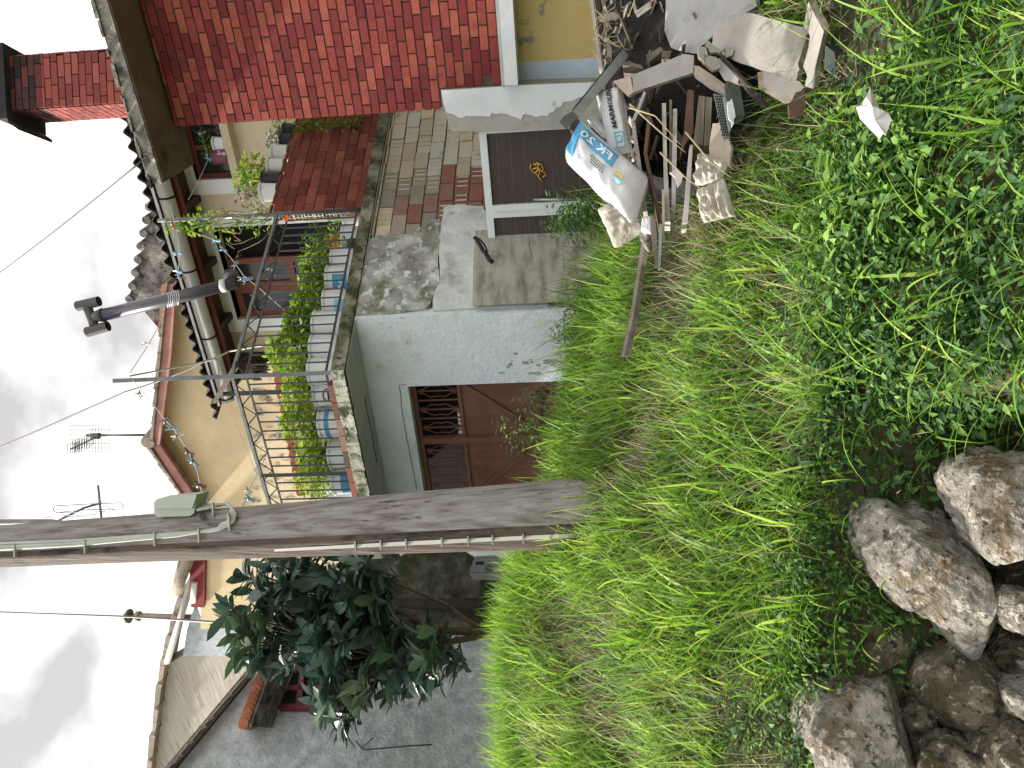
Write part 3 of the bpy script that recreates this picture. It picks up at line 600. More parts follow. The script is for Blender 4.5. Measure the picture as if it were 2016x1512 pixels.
# ================================================================ terrace railing (part of the house)
rl = MB(); q0 = K+(-nB*-.05)+nA*.05; q0 = K+nA*.04+nB*.05; qr = q0+Bw*1.9; ql = q0+Aw*1.75
zr1 = atY(456, 715, q0.y).z; zr2 = atY(483, 715, q0.y).z; zr0 = atY(641, 715, q0.y).z
mb = MB()
for a_, b_ in ((q0, qr), (q0, ql)): mb.beam(a_+Z*zr1, b_+Z*zr1, .026, .026)
rail = mb.build('railing', MT['railtop'], th_)
mb = MB()
for a_, b_ in ((q0, qr), (q0, ql)):
    mb.beam(a_+Z*zr2, b_+Z*zr2, .012, .014); mb.beam(a_+Z*zr0, b_+Z*zr0, .012, .018)
mb.build('lower_rail', MT['steel'], rail)
mb = MB()
for a_, b_, n_ in ((q0, qr, 19), (q0, ql, 19)):
    for k in range(1, n_):
        p = a_.lerp(b_, k/n_); o_ = MB().beam(p+Z*zr0, p+Z*zr2, .013, .013, V((1, 0, 0))); o_.build('baluster', MT['steel'], rail)
    m2 = n_//2
    for k in range(m2):
        pa, pb, pc = a_.lerp(b_, k/m2), a_.lerp(b_, (k+.5)/m2), a_.lerp(b_, (k+1)/m2)
        mb.beam(pa+Z*(zr2+.006), pb+Z*(zr1-.012), .008, .008, V((1, 0, 0))); mb.beam(pb+Z*(zr1-.012), pc+Z*(zr2+.006), .008, .008, V((1, 0, 0)))
mb.build('zigzag_bars', MT['steel'], rail)
pm = q0+Aw*(K.lerp(K, 0)-K).length
am = 1.02; MB().beam(q0+Aw*am+Z*(zS), q0+Aw*am+Z*zr1, .03, .03, V((1, 0, 0))).build('rail_post', MT['steel'], rail)
zt1 = atY(226, 736, q0.y).z
t = MB().beam(q0-nA*.02+Z*zS, q0-nA*.02+Z*zt1, .034, .034, V((1, 0, 0))); t.build('corner_post', MT['railtop'], rail)
qq = qr; zt2 = atY(310, 400, qq.y).z
MB().tube([qq+Z*zS, qq+Z*zt2], .019, 10).build('tall_post', MT['railtop'], rail)
MB().beam(atY(467, 717, q0.y), pA(onA(422, 791, 7.9).dot(Aw), 7.9, onA(422, 791, 7.9).z), .045, .03, Z).build('roof_brace', MT['darkwood'], th_)
pp = onA(545, 772, 7.0); MB().beam(V((pp.x, pp.y, zS)), V((pp.x, pp.y, onA(440, 770, 7.0).z)), .07, .05, V((1, 0, 0))).build('roof_post', MT['steel'], th_)

# ================================================================ yellow house behind
dY = 11.0; yh = thing('yellow_house', onA(640, 900, dY)-Z*2, 'yellow rendered house with pink gable fascia behind the terrace', 'house')
def PY(pts, d=dY): return [onA(x, y, d) for x, y in pts]
MB().prism(PY([(315, 876), (338, 700), (346, 560), (346, 380), (497, 380), (497, 1238), (395, 1238), (393, 1010)]), nA*.3).build('wall', MT['yellow'], yh)
MB().prism(PY([(497, 380), (760, 380), (760, 1238), (497, 1238)]), nA*.3).build('mouldy_wall', MT['yellowdirty'], yh)
fs = MB().prism(PY([(299, 876), (317, 700), (330, 560), (347, 560), (338, 700), (315, 876)], dY-.35), nA*.04)
fs.prism(PY([(299, 877), (315, 877), (410, 1018), (392, 1018)], dY-.35), nA*.04); fs.build('fascia', MT['fascia'], yh)
MB().prism(PY([(309, 876), (332, 700), (341, 560), (346, 560), (337, 700), (314, 876)], dY-.38), nA*.05).build('fascia_moulding', MT['fascia'], yh)
mb = MB(); 
for (p, q) in (((300, 870), (329, 560)), ((297, 884), (388, 1018))):
    n_ = 9
    for k in range(n_):
        a0 = k/n_; a1_ = (k+1.15)/n_; x0_, y0_ = p[0]+(q[0]-p[0])*a0, p[1]+(q[1]-p[1])*a0; x1_, y1_ = p[0]+(q[0]-p[0])*a1_, p[1]+(q[1]-p[1])*a1_
        w = 6+random.uniform(0, 3); mb.prism(PY([(x0_-w, y0_), (x1_-w+3, y1_), (x1_, y1_), (x0_, y0_)], dY-.4), nA*.8, random.random())
mb.tube([onA(290, 872, dY-.4), onA(290, 872, dY-.4)+nA*2], .12, 10); mb.build('roof', MT['tile'], yh)
MB().prism(PY([(254, 585), (270, 531), (286, 470), (298, 420), (306, 360), (348, 360), (348, 545), (327, 562), (319, 620), (317, 652), (285, 614), (262, 592)], 11.4), nA*1.5).build('dark_roof', MT['roofasb'], yh)
mb = MB()
for k in range(9):
    y0_ = 590-k*26; x0_ = 254+k*5.6; mb.tube([onA(x0_, y0_, 11.35), onA(x0_, y0_, 11.35)+nA*1], .07, 8, random.random())
mb.build('ridge_tiles', MT['roofasb'], yh)
MB().prism(PY([(318, 560), (311, 655), (317, 655), (326, 560)], 11.3), nA*.1).build('red_fascia_board', MT['tilered'], yh)
co = MB().prism(PY([(547, 690), (602, 985), (618, 985), (563, 690)], dY-.5), nA*.5); co.prism(PY([(566, 690), (621, 985), (624, 985), (569, 690)], dY-.3), nA*.3); co.build('cornice', MT['cream'], yh)
mb = MB()
for k in range(20):
    f = k/20; x0_ = 533+f*57; y0_ = 690+f*295; mb.tube([onA(x0_+4, y0_, dY-.62), onA(x0_, y0_, dY-.62)+nA*.6+Z*.1], .075, 8, random.random())
mb.build('cornice_tiles', MT['tilered'], yh)
MB().prism(PY([(372, 1090), (404, 1090), (402, 1196), (376, 1196)], dY-.1), nA*.08).build('dark_red_eave', mat('dark_red_paint', [(.16, .015, .02), (.22, .025, .03)], bump=0), yh)
mb = MB(); mb.tube([onA(374, 1095, dY-.3), onA(356, 1140, dY-.3), onA(346, 1165, dY-.3)], .11, 10, .8); mb.tube([onA(366, 1095, dY-.2), onA(352, 1150, dY-.2)], .12, 10, .3); mb.build('eave_tile', MT['tile'], yh)
# ---- plain concrete house at the left, behind
chh = thing('concrete_house', onA(600, 1400, 11.6)-Z*2, 'unpainted board marked concrete house under old tiles at far left', 'house')
MB().prism(PY([(362, 1289), (321, 1314), (303, 1460), (292, 1600), (760, 1600), (760, 1286)], 11.6), nA*.3).build('wall', MT['boardcon'], chh)
MB().prism(PY([(384, 1189), (400, 1232), (760, 1232), (760, 1292), (360, 1292), (368, 1240)], 11.56), nA*.03).build('blue_plaster_strip', mat('flaky_blue_plaster', [(.34, .38, .42), (.52, .57, .62)], scale=7, bump=.6, stains=[((.14, .14, .13), 7, .6, .68)]), chh)
mb = MB(); edge = [(358, 1180), (345, 1215), (336, 1255), (325, 1300), (317, 1350), (310, 1400), (304, 1450), (298, 1500), (292, 1560)]
for i in range(len(edge)-1):
    (xa, ya), (xb, yb) = edge[i], edge[i+1]; w = random.uniform(8, 12)
    mb.prism(PY([(xa-w, ya), (xb-w+3, yb), (xb+1, yb), (xa+1, ya)], 11.3), nA*.8, random.random())
    mb.tube([onA(xa-3, ya, 11.25), onA(xa-3, ya, 11.25)+nA*.6], .06, 8, random.random())
mb.build('roof', MT['tile'], chh)
MB().tube([onA(386, 1116, 11.1), onA(329, 1303, 11.1)], .07, 12).build('downpipe', MT['gutter'], chh)
MB().tube([onA(384, 1145, 10.9), onA(380, 1184, 10.9)], .06, 10).build('pipe_stub', MT['white'], chh)
fl = thing('stove_flue', onA(345, 1214, 11.9), 'round stove flue with a conical cap rising over the far tiled roof', 'flue')
MB().tube([onA(380, 1216, 11.9), onA(268, 1213, 11.9)], .075, 12).build('pipe', MT['tile'], fl)
MB().tube([onA(276, 1213, 11.9), onA(268, 1213, 11.9)], .11, 12).build('collar', MT['tile'], fl)
MB().tube([onA(256, 1213, 11.9), onA(252, 1213, 11.9), onA(242, 1213, 11.9)], [.16, .16, .02], 14).build('cap', MT['roofasb'], fl)
MB().tube([onA(268, 1213, 11.9), onA(254, 1213, 11.9)], .02, 6).build('cap_stem', MT['roofasb'], fl)

# ================================================================ grey stucco house at the left
nL = V((.857, -.515, 0)).normalized(); dL = nL.dot(V((-2.45, 7, 0)))
def onL(x, y, off=0): return onP(x, y, nL, dL+off)
sh = thing('stucco_house', onL(980, 1400)-Z*.8, 'grey rough stucco house with a tiled canopy over its window at left', 'house')
MB().prism([onL(x, y) for x, y in [(1300, 1250), (545, 1252), (520, 1290), (498, 1330), (345, 1512), (285, 1585), (1400, 1585)]], -nL*.3).build('wall', MT['stucco'], sh)
for k, (o1, w, mt_) in enumerate(((.10, .05, 'plankdark'), (.06, .03, 'strip'), (.03, .05, 'plank'))):
    p, q = onL(499-k*4, 1322, o1), onL(338-k*4, 1515, o1); MB().beam(p, q+(q-p)*.3, w, .03, nL).build('verge_batten', MT[mt_], sh)
for k in range(9):
    f = random.random(); x_, y_ = 497-158*f, 1325+190*f; MB().beam(onL(x_, y_, .1), onL(x_-16, y_+9, .12), .03, .012, nL).build('broken_slate', MT['plank'], sh)
zc_ = onL(578, 1317).z*.5+onL(548, 1394).z*.5; pW0, pW1 = onL(580, 1300), onL(546, 1400)
pW0 = V((pW0.x, pW0.y, zc_)); pW1 = V((pW1.x, pW1.y, zc_)); pO0 = atZ(538, 1308, zc_); pO1 = atZ(494, 1430, zc_)
cp = MB().prism([pW0, pW1+(pW1-pW0)*.3, pO1, pO0], Z*.05).build('canopy', MT['concrete'], sh)
mb = MB(); n_ = 13
for k in range(n_):
    f = (k+.5)/n_; o_ = pO0.lerp(pO1, f); w_ = pW0.lerp(pW1+(pW1-pW0)*.3, f)
    mb.tube([o_+Z*.06+(o_-w_).normalized()*.03, w_+Z*.20], .042, 8, random.random())
mb.build('canopy_tiles', MT['tilered'], cp)
MB().prism([onL(x, y, .01) for x, y in [(548, 1395), (580, 1316), (700, 1316), (700, 1396)]], -nL*.05).build('window', MT['dark'], sh); wn = bpy.data.objects['window.001'] if 'window.001' in bpy.data.objects else bpy.data.objects['window']
mb = MB()
for a_, b_ in (((552, 1393), (700, 1394)), ((580, 1318), (700, 1318)), ((566, 1356), (700, 1356)), ((596, 1320), (588, 1392))): mb.beam(onL(*a_, .03), onL(*b_, .03), .05, .04, nL)
mb.build('frame', mat('wine_red_paint', [(.10, .01, .015), (.15, .02, .025)], bump=0, rough=.4), wn)
mb = MB(); 
mb.tube([onL(x, y, .03) for x, y in [(700, 1458), (713, 1474), (722, 1476), (800, 1469), (850, 1466)]], .006, 5); mb.tube([onL(x, y, .03) for x, y in [(712, 1474), (735, 1452)]], .004, 5); mb.build('wire_hook', MT['cabledark'], sh)

# mossy corner between the stucco house and the gate wall
PL = onL(1000, 1246); PR = pA(aw0, 5.80, 0)
PL = V((PL.x-.15, PL.y, 0)); PR = V((PR.x+.1, PR.y, 0)); P = []
dw_ = (PR-PL).normalized(); nw = V((dw_.y, -dw_.x, 0))
for i in range(70):
    row = []
    for j in range(60):
        f, z_ = i/69, -1.1+3.5*j/59; p = PL.lerp(PR, f)+Z*z_
        dsp = noise.noise(V((p.x*4, p.y*4, z_*1.2)))*.10+noise.noise(V((p.x*13, p.y*13, z_*9)))*.04; row.append(p+nw*dsp)
    P.append(row)
tag(MB().grid(P).build('mossy_wall', MT['mossy']), 'dark mossy stone wall between the pole and the stucco house', 'wall')
mb = MB(); mb.tube([onL(x, y, .25) for x, y in [(1130, 1183), (1010, 1190), (985, 1195), (930, 1188), (870, 1192), (800, 1187), (760, 1190), (700, 1180)]], [.07, .07, .05, .055, .06, .05, .05, .04], 9)
tag(mb.build('vine_trunk', MT['plankdark']), 'dark thick vine trunk climbing the mossy wall', 'vine')
dp = onA(1000, 1088, 5.62); tag(MB().tube([V((dp.x, dp.y, -1)), V((dp.x, dp.y, onA(940, 1086, 5.62).z)), onA(925, 1078, 5.66)], .055, 12).build('white_downpipe', MT['white']), 'white plastic downpipe just left of the wooden pole', 'pipe')
YM = 6.9
mt_ = thing('electric_meter', atY(962, 1118, YM), 'grey electric meter box fixed on the mossy wall', 'meter')
def PM(pts, Y=YM): return [atY(x, y, Y) for x, y in pts]
MB().prism(PM([(932, 1103), (972, 1101), (999, 1114), (996, 1127), (924, 1126)]), V((0, .16, 0))).build('cover', MT['meter'], mt_)
MB().prism(PM([(924, 1127), (996, 1128), (992, 1143), (930, 1141)]), V((0, .14, 0))).build('base', MT['meter'], mt_)
MB().prism(PM([(937, 1106), (953, 1105), (952, 1112), (936, 1112)], YM-.004), V((0, .003, 0))).build('display', MT['glass'], mt_)
mb = MB(); c_ = atY(962, 1120, YM-.006); mb.tube([c_, c_+V((0, .004, 0))], .035, 16); mb.build('dial', MT['galvdark'], mt_)
MB().tube(PM([(995, 1120), (1008, 1122), (1020, 1130)]), .007, 6).build('wire', MT['cablegrey'], mt_)

# ================================================================ utility pole
def pole_pt(x):
    f = x/1100; return atY(x, 1075-62*f, 4.15-.25*f)
pts = [pole_pt(x) for x in (-160, 0, 250, 500, 750, 1000, 1180, 1600)]; rd = [.115, .120, .130, .141, .155, .169, .176, .18]
pol = thing('utility_pole', pts[-1], 'tall weathered wooden utility pole with cables rising from the grass', 'pole')
mb = MB(); k = len(pts); n_ = 48; P = []
for j in range(n_+1):
    a = 2*math.pi*j/n_; row = []
    for i in range(k):
        for s_ in range(4 if i < k-1 else 1):
            f = s_/4; p = pts[i].lerp(pts[min(i+1, k-1)], f); r_ = rd[i]*(1-f)+rd[min(i+1, k-1)]*f
            r2 = r_*(1-.07*math.exp(-((a-4.55)/.10)**2)-.05*math.exp(-((a-4.0)/.07)**2)+.012*math.sin(a*7+p.z)); row.append(p+V((math.cos(a), math.sin(a), 0))*r2)
    P.append(row)
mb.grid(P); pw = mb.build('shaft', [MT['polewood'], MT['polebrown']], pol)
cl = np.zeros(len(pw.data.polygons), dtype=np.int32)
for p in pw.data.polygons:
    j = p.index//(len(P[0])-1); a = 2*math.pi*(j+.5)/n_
    cl[p.index] = 1 if 2.6 < a < 4.55 else 0  # sky-lit grey side and shaded brown side painted in, along with weathering
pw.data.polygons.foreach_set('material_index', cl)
def onpole(x, y, pr=.0):                                        # point on the pole's surface seen at a pixel
    c_ = pole_pt(x); r_ = np.interp(x, [0, 500, 1000], [.123, .146, .178])+pr; d = ray(x, y); t = c_.y/d.y
    off = (d*t-c_).x; return V((c_.x+off, c_.y-math.sqrt(max(r_*r_-off*off, 1e-5)), (d*t).z*((c_.y-math.sqrt(max(r_*r_-off*off, 1e-5)))/c_.y)))
def pxpole(x, y, pr=.006): p = onpole(x, y, pr); d = ray(x, y); return d*(p.y/d.y)
MB().prism([pxpole(x, y, .012) for x, y in [(540, 1081), (540, 1086), (800, 1074), (1140, 1058), (1140, 1050), (800, 1066)]], V((0, .03, 0))).build('conduit', MT['gutter'], pol)
mb = MB()
for x in (700, 750, 800, 870, 922, 970, 1030): y = 1081-(x-540)*.0425; mb.cbox(pxpole(x, y, .016), V((.05, 0, 0)), V((0, .02, 0)), Z*.008)
mb.build('conduit_strap', MT['galv'], pol)
for k, (dy, rr) in enumerate(((0, .008), (6, .009), (11, .009))):
    pts_ = [(388, 995+dy*.8), (410, 994+dy*.6), (428, 993+dy*.3), (447, 993+dy*-.2), (458-dy*.2, 1000), (464-dy*.8, 1012), (460-dy*.9, 1026), (446-dy, 1036-dy*.3), (430, 1043-dy*.2), (400, 1047-dy*.1), (350, 1050+dy*.4), (250, 1057+dy*.6), (150, 1064+dy*.8), (0, 1070+dy), (-60, 1072+dy)]
    P_ = []
    for (xa, ya), (xb, yb) in zip(pts_[:-1], pts_[1:]):
        for s_ in range(3): P_.append(pxpole(xa+(xb-xa)*s_/3, ya+(yb-ya)*s_/3, .014))
    MB().tube(P_, rr, 8).build('cable', MT['cablegrey'], pol)
for x, y in ((420, 1003), (452, 1030), (392, 1054), (305, 1061), (168, 1075), (30, 1083), (450, 1024)): MB().cbox(pxpole(x, y, .02), V((.075, 0, 0)), V((0, .02, 0)), Z*.008).build('cable_clip', MT['cablegrey'], pol)
mb = MB(); Yb = 3.98
q_ = [(305, 990), (304, 1014), (313, 1018), (376, 1014), (384, 988), (386, 974), (308, 982)]
jb = MB().prism([atY(x, y, Yb) for x, y in [(304, 989), (303, 1012), (311, 1018), (374, 1016), (382, 1010), (385, 986)]], V((.0, .12, 0))).build('junction_box', MT['boxgreen'], pol)
MB().prism([atY(x, y, Yb-.012) for x, y in [(303, 988), (303, 1001), (378, 1001), (386, 978), (386, 974), (309, 982)]], V((0, .14, 0))).build('lid', MT['boxgreen'], jb)
mb = MB(); mb.tube([pxpole(399, 1017, -.02), pxpole(399, 1017, .03)], .016, 10); mb.tube([pxpole(394, 1011, -.02), pxpole(394, 1011, .015)], .007, 8); mb.build('bolt', MT['galvdark'], pol)

# ================================================================ stove pipe with double cowl, antennas, overhead wires
Yq = 7.6
sp = thing('vent_pipe', atY(467, 558, Yq), 'dark plastic vent pipe with double tube cowl crossing the gutter', 'pipe')
MB().tube([atY(467, 556, Yq), atY(330, 590, Yq), atY(200, 621, Yq)], [.062, .066, .066], 20).build('pipe', MT['pvc'], sp)
MB().tube([atY(204, 620, Yq), atY(185, 624, Yq)], [.074, .05], 20).build('coupling', MT['pvcend'], sp)
MB().tube([atY(171, 602, Yq), atY(188, 647, Yq)], .046, 16).build('cowl_arm', MT['pvcend'], sp)
for a_, b_ in (((152, 603), (195, 593)), ((171, 654), (213, 642))):
    MB().tube([atY(*a_, Yq), atY(*b_, Yq)], .053, 18, caps=False).build('cowl_tube', MT['pvcend'], sp)
for a_, b_ in (((436, 563), (448, 561)),): MB().tube([atY(*a_, Yq), atY(*b_, Yq)], .068, 18).build('tape_band', MT['tape'], sp)
mb = MB()
for x in range(330, 352, 4): mb.tube([atY(x, 590-(x-330)*.24-14, Yq-.05), atY(x+3, 590-(x-330)*.24, Yq-.075), atY(x, 590-(x-330)*.24+15, Yq-.04)], .006, 5)
mb.tube([atY(x, y, Yq-.08) for x, y in [(340, 592), (344, 602), (338, 604), (346, 598)]], .010, 6); mb.build('wire_wrap', MT['tape'], sp)
mb = MB(); 
mb.tube([atY(460, 552, Yq), atY(458, 543, Yq+.1), atY(452, 540, Yq+.35), atY(450, 545, Yq+.8)], [.066, .07, .062, .06], 16); mb.build('elbow', MT['pvc'], sp)
an = thing('grid_antenna', onA(300, 855, 11), 'mesh reflector television antenna on a thin mast over the gable', 'antenna')
YA = 13.0
MB().tube([atY(300, 856, YA), atY(170, 858, YA)], .025, 6).build('mast', MT['antenna'], an)
mb = MB()
for k in range(15):
    x = 138+k*78/14; mb.beam(atY(x, 838-(x-138)*-.02, YA-.1), atY(x, 864, YA+.15), .008, .008); mb.beam(atY(x, 864, YA+.15), atY(x, 890, YA-.1), .008, .008)
for y, yy in ((838, -.1), (846, 0), (855, .08), (864, .15), (873, .07), (882, -.02), (890, -.1)): mb.beam(atY(138, y, YA+yy), atY(216, y, YA+yy), .008, .008)
mb.build('reflector_mesh', MT['antenna'], an)
mb = MB(); mb.tube([atY(195, 858, YA), atY(140, 884, YA-.7)], .014, 6); mb.cbox(atY(188, 858, YA-.05), V((.1, 0, 0)), V((0, .1, 0)), Z*.14)
for k in range(9): f = k/8; c_ = atY(178-38*f, 866+18*f, YA-.2-.5*f); mb.beam(c_-V((.10, 0, .0))+Z*.06, c_+V((.10, 0, 0))+Z*.06, .008, .008); mb.beam(c_-V((.1, 0, 0))-Z*.06, c_+V((.1, 0, 0))-Z*.06, .008, .008)
mb.build('boom', MT['antenna'], an)
an = thing('dipole_antenna', atY(200, 1020, YA), 'loop dipole television antenna beside the top of the wooden pole', 'antenna')
MB().tube([atY(193, 955, YA), atY(205, 1075, YA)], .022, 6).build('mast', MT['antenna'], an)
MB().tube([atY(200, 990, YA), atY(165, 1000, YA-.1), atY(95, 1035, YA-.5)], .022, 6).build('boom', MT['antenna'], an)
mb = MB(); mb.tube([atY(x, y, YA-.1) for x, y in [(108, 1008), (105, 1002), (108, 996), (180, 992), (238, 990), (243, 996), (240, 1002), (180, 1003), (110, 1009)]], .010, 5)
for x0_, x1_, y in ((118, 208, 1009), (105, 190, 1015), (88, 175, 1018)): mb.tube([atY(x0_, y+1, YA-.3), atY(x1_, y-2, YA-.3)], .007, 5)
mb.build('dipole_loop', MT['antenna'], an)
MB().tube([atY(205, 995, YA), atY(255, 1020, YA)], .006, 4).build('feed_wire', MT['antenna'], an)
mast = MB().tube([atY(-40, 1028, YA), atY(100, 1027, YA), atY(205, 1040, YA)], .05, 8); tag(mast.build('antenna_mast', MT['antenna']), 'grey antenna mast rising beside the top of the pole', 'mast')
def wire(name, pts, r_, mt, lab, sag=0, n=14):
    P_ = []
    W_ = [atY(x, y, Y) for x, y, Y in pts]
    for a_, b_ in zip(W_[:-1], W_[1:]):
        for k in range(n): f = k/n; P_.append(a_.lerp(b_, f)-Z*sag*4*f*(1-f))
    P_.append(W_[-1]); return tag(MB().tube(P_, r_, 5).build(name, MT[mt]), lab, 'cable' if 'line' not in name else 'clothes line')
wire('overhead_cable', [(-60, 580, 9), (285, 312, 6.4)], .008, 'cabledark', 'black overhead cable running up to the brick house eave', .04)
wire('overhead_cable', [(285, 312, 6.4), (330, 275, 6.15), (366, 243, 6.1), (380, 238, 6.1), (392, 243, 6.1), (398, 252, 6.1), (388, 262, 6.1), (376, 250, 6.1)], .010, 'cabledark', 'black cable end looped at the corner of the brick wall', 0, 3)
wire('overhead_cable', [(-60, 905, 13), (245, 772, 10), (345, 738, 9.2), (400, 712, 8.2), (425, 706, 7.9)], .013, 'cabledark', 'grey cable sloping from the sky to the corrugated roof corner', .03)
wire('overhead_cable', [(-60, 1203, 9), (250, 1214, 6.5), (440, 1226, 5.6)], .009, 'cabledark', 'long black cable dropping into the loquat tree', .01)
wire('overhead_cable', [(256, 740, 6.0), (400, 712, 7), (450, 692, 7.9), (520, 680, 7)], .008, 'cord', 'pale twisted cord tied below the corner post top', .02)
# clothes lines and pegs
def peg(lab, mt):
    t = thing('clothes_peg', (0, 0, 0), lab, 'clothes peg', 'clothes pegs on the terrace lines')
    for s_ in (-1, 1): MB().prism([V((s_*.002, -.006, .012)), V((s_*.012, -.006, .035)), V((s_*.018, -.006, .035)), V((s_*.006, -.006, .0)), V((s_*.011, -.006, -.035)), V((s_*.004, -.006, -.035))], V((0, .012, 0))).build('jaw', MT[mt], t)
    MB().tube([V((-.008, -.009, .008)), V((.008, -.009, .008))], .006, 8).build('spring', MT['galv'], t); return t
YK = q0.y
line_def = [
 ('pale clothes line from the corner post top up to the dark roof', [(256, 734, YK), (316, 636, 8)], [(288, 677, .4, 'pinw', 'lone pale peg on the line right of the corner post top')]),
 ('pale clothes line from the corner post down past the gable', [(256, 743, YK), (326, 828, 5.6), (350, 858, 5.4), (381, 910, 5.2), (393, 956, 5.0), (398, 992, 4.6)],
   [(275, 777, .1, 'pinbr', 'brown peg near the corner post on the gable line'), (326, 828, 0, 'pinbr', 'first brown peg against the pink gable fascia'), (338, 843, 0, 'pinb', 'grey blue peg below the first brown peg at the gable'), (350, 858, 0, 'pinw', 'open white peg at the middle of the gable line'), (371, 891, 0, 'pinbr', 'brown peg in mid yellow wall on the gable line'), (381, 910, 0, 'pinb', 'teal peg below the brown one on the yellow wall'), (393, 956, 0, 'pinbr', 'brown peg next to the junction box on the gable line'), (397, 986, 0, 'pinb', 'blue peg touching the wooden pole under the junction box')]),
 ('pale clothes line along the gutter between the tall post and vent pipe', [(333, 400, YK+.9), (352, 480, YK+1.1), (350, 545, YK+1.4)],
   [(341, 443, 0, 'pinr', 'red peg hanging in front of the gutter'), (349, 499, 0, 'pinb', 'blue peg in front of the gutter between red peg and cluster'), (350, 534, 0, 'pinb', 'upper blue peg of the cluster by the vent pipe'), (353, 540, 0, 'pinb', 'lower blue peg of the cluster by the vent pipe'), (356, 546, 0, 'pinr', 'pinkish peg at the left end of the vent pipe cluster')]),
 ('cord slanting across the door top from the tall post', [(373, 455, YK+1.2), (427, 475, YK+1.2), (480, 543, YK+1), (560, 612, YK+.6)],
   [(384, 440, 0, 'pinw', 'white peg at the upper end of the slanting door line'), (426, 474, 0, 'pinb', 'pale blue peg upper on the slanting line before the door'), (439, 492, 0, 'pinb', 'blue peg second on the slanting line before the door'), (463, 521, 0, 'pinb', 'blue peg third on the slanting line before the door'), (477, 548, 0, 'pinw', 'pale peg beside the vent pipe elbow'), (484, 552, 0, 'pinb', 'blue peg lowest on the slanting line by the elbow')]),
 ('cord from the tall post up to the window top', [(371, 393, YK+1.3), (410, 313, 8), (392, 258, 8.2)], [(410, 312, 0, 'pinb', 'pair of blue pegs by the right window'), (436, 302, 0, 'pinw', 'white peg on the cord over the windowsill'), (398, 262, 0, 'pinw', 'white peg at the window corner by the bricks')]),
 ('thin line from the gutter end down to the railing by the pole', [(452, 810, 7.8), (527, 988, 6.7)], []),
 ('thin line rising from railing towards the wooden pole', [(530, 880, 7.5), (490, 965, 6.5), (478, 995, 5)], [(488, 966, 0, 'pinbr', 'brown peg low beside the wooden pole'), (492, 982, 0, 'pinb', 'blue peg low beside the wooden pole')]),
 ('second line behind the railing full of blue pegs', [(500, 640, 8), (545, 690, 7.9), (600, 985, 7.4)],
   [(552, 790, 0, 'pinw', 'grey peg on the line behind the railing right end'), (550, 822, 0, 'pinb', 'blue peg of the middle bunch behind the railing'), (553, 828, 0, 'pinb', 'lower blue peg of the middle bunch behind the railing'), (554, 836, 0, 'pinb', 'dark blue peg under the middle bunch behind the railing'), (549, 852, 0, 'pinw', 'grey peg left of the middle bunch behind the railing')]),
]
for lab, pts, pins in line_def:
    wire('clothes_line', pts, .0035, 'cord', lab, .01, 6)
    for (x, y, dY_, mt, plab) in pins:
        xs_ = [p[1] for p in pts]; o_ = sorted((p[1], p[2]) for p in pts); Yp = float(np.interp(y, [a for a, b in o_], [b for a, b in o_]))
        t = peg(plab, mt); t.location = atY(x, y, Yp); t.scale = (1.25,)*3; t.rotation_euler = (random.uniform(-.4, .4), random.uniform(-.9, .9), random.uniform(-1, 1))
# ================================================================ leaves and blades
def unit(a): return a/np.maximum(np.linalg.norm(a, axis=1, keepdims=True), 1e-9)
def leaves_np(base, axis, nrm, length, width, prof=((0, .05), (.25, .75), (.55, 1), (.8, .62), (1, .03)), fold=.18, droop=.25, curl=0):
    N = len(base); axis = unit(axis); side = unit(np.cross(axis, nrm)); up = np.cross(side, axis); k = len(prof); vs = []
    for t, w in prof:
        c = base+axis*(length*t)[:, None]-up*(droop*length*t*t)[:, None]; h = side*(width*w/2)[:, None]
        l = up*(fold*width*w)[:, None]; vs += [c-h+l, c, c+h+l]
    v = np.stack(vs, 1); b = (np.arange(N)*k*3)[:, None]; q = []
    for i in range(k-1):
        for s_ in (0, 1): q.append(np.stack([b[:, 0]+i*3+s_, b[:, 0]+(i+1)*3+s_, b[:, 0]+(i+1)*3+s_+1, b[:, 0]+i*3+s_+1], 1))
    return v.reshape(-1, 3), np.stack(q, 1).reshape(-1, 4), 2*(k-1)
def blades_np(root, az, lean, length, width, curve, segs=5):
    N = len(root); d = np.stack([np.cos(az), np.sin(az), np.zeros(N)], 1); side = np.stack([-np.sin(az), np.cos(az), np.zeros(N)], 1)
    th_a = lean.copy(); p = root.copy(); vs = []
    for i in range(segs+1):
        t = i/segs; w = width*(1-t**1.6)*.5+.0002
        vs += [p-side*w[:, None], p+side*w[:, None]]
        p = p+(d*np.sin(th_a)[:, None]+np.array([[0, 0, 1.]])*np.cos(th_a)[:, None])*(length/segs)[:, None]; th_a = th_a+curve/segs
    v = np.stack(vs, 1); b = np.arange(N)*(segs+1)*2
    q = np.stack([np.stack([b+i*2, b+i*2+1, b+i*2+3, b+i*2+2], 1) for i in range(segs)], 1).reshape(-1, 4)
    return v.reshape(-1, 3), q, segs
RF = np.array(F), np.array(RT), np.array(UP)
def topix(P):
    z = P@RF[0]; u = 756+FPX*(P@RF[1])/z; v = 1008-FPX*(P@RF[2])/z; return v, 1512-u
PILE = [V((x, y, 0)) for x, y in ()]
def in_pile(P):
    x, y = P[:, 0], P[:, 1]
    return (((x-1.72)/.98)**2+((y-3.12)/.62)**2 < 1)
def fbm2(x, y, s): return np.array([noise.noise(V((a*s, b*s, 3.3))) for a, b in zip(x, y)])
def scatter(n, x0=-4.2, x1=3.6, y0=.95, y1=5.6, skip_pile=True):
    X = rng.uniform(x0, x1, n); Y = y0+(y1-y0)*rng.random(n)**1.0
    k = (np.abs(X)/Y < .62); X, Y = X[k], Y[k]; P = np.stack([X, Y, gnd(X, Y)], 1)
    if skip_pile: P = P[~in_pile(P)]
    return P
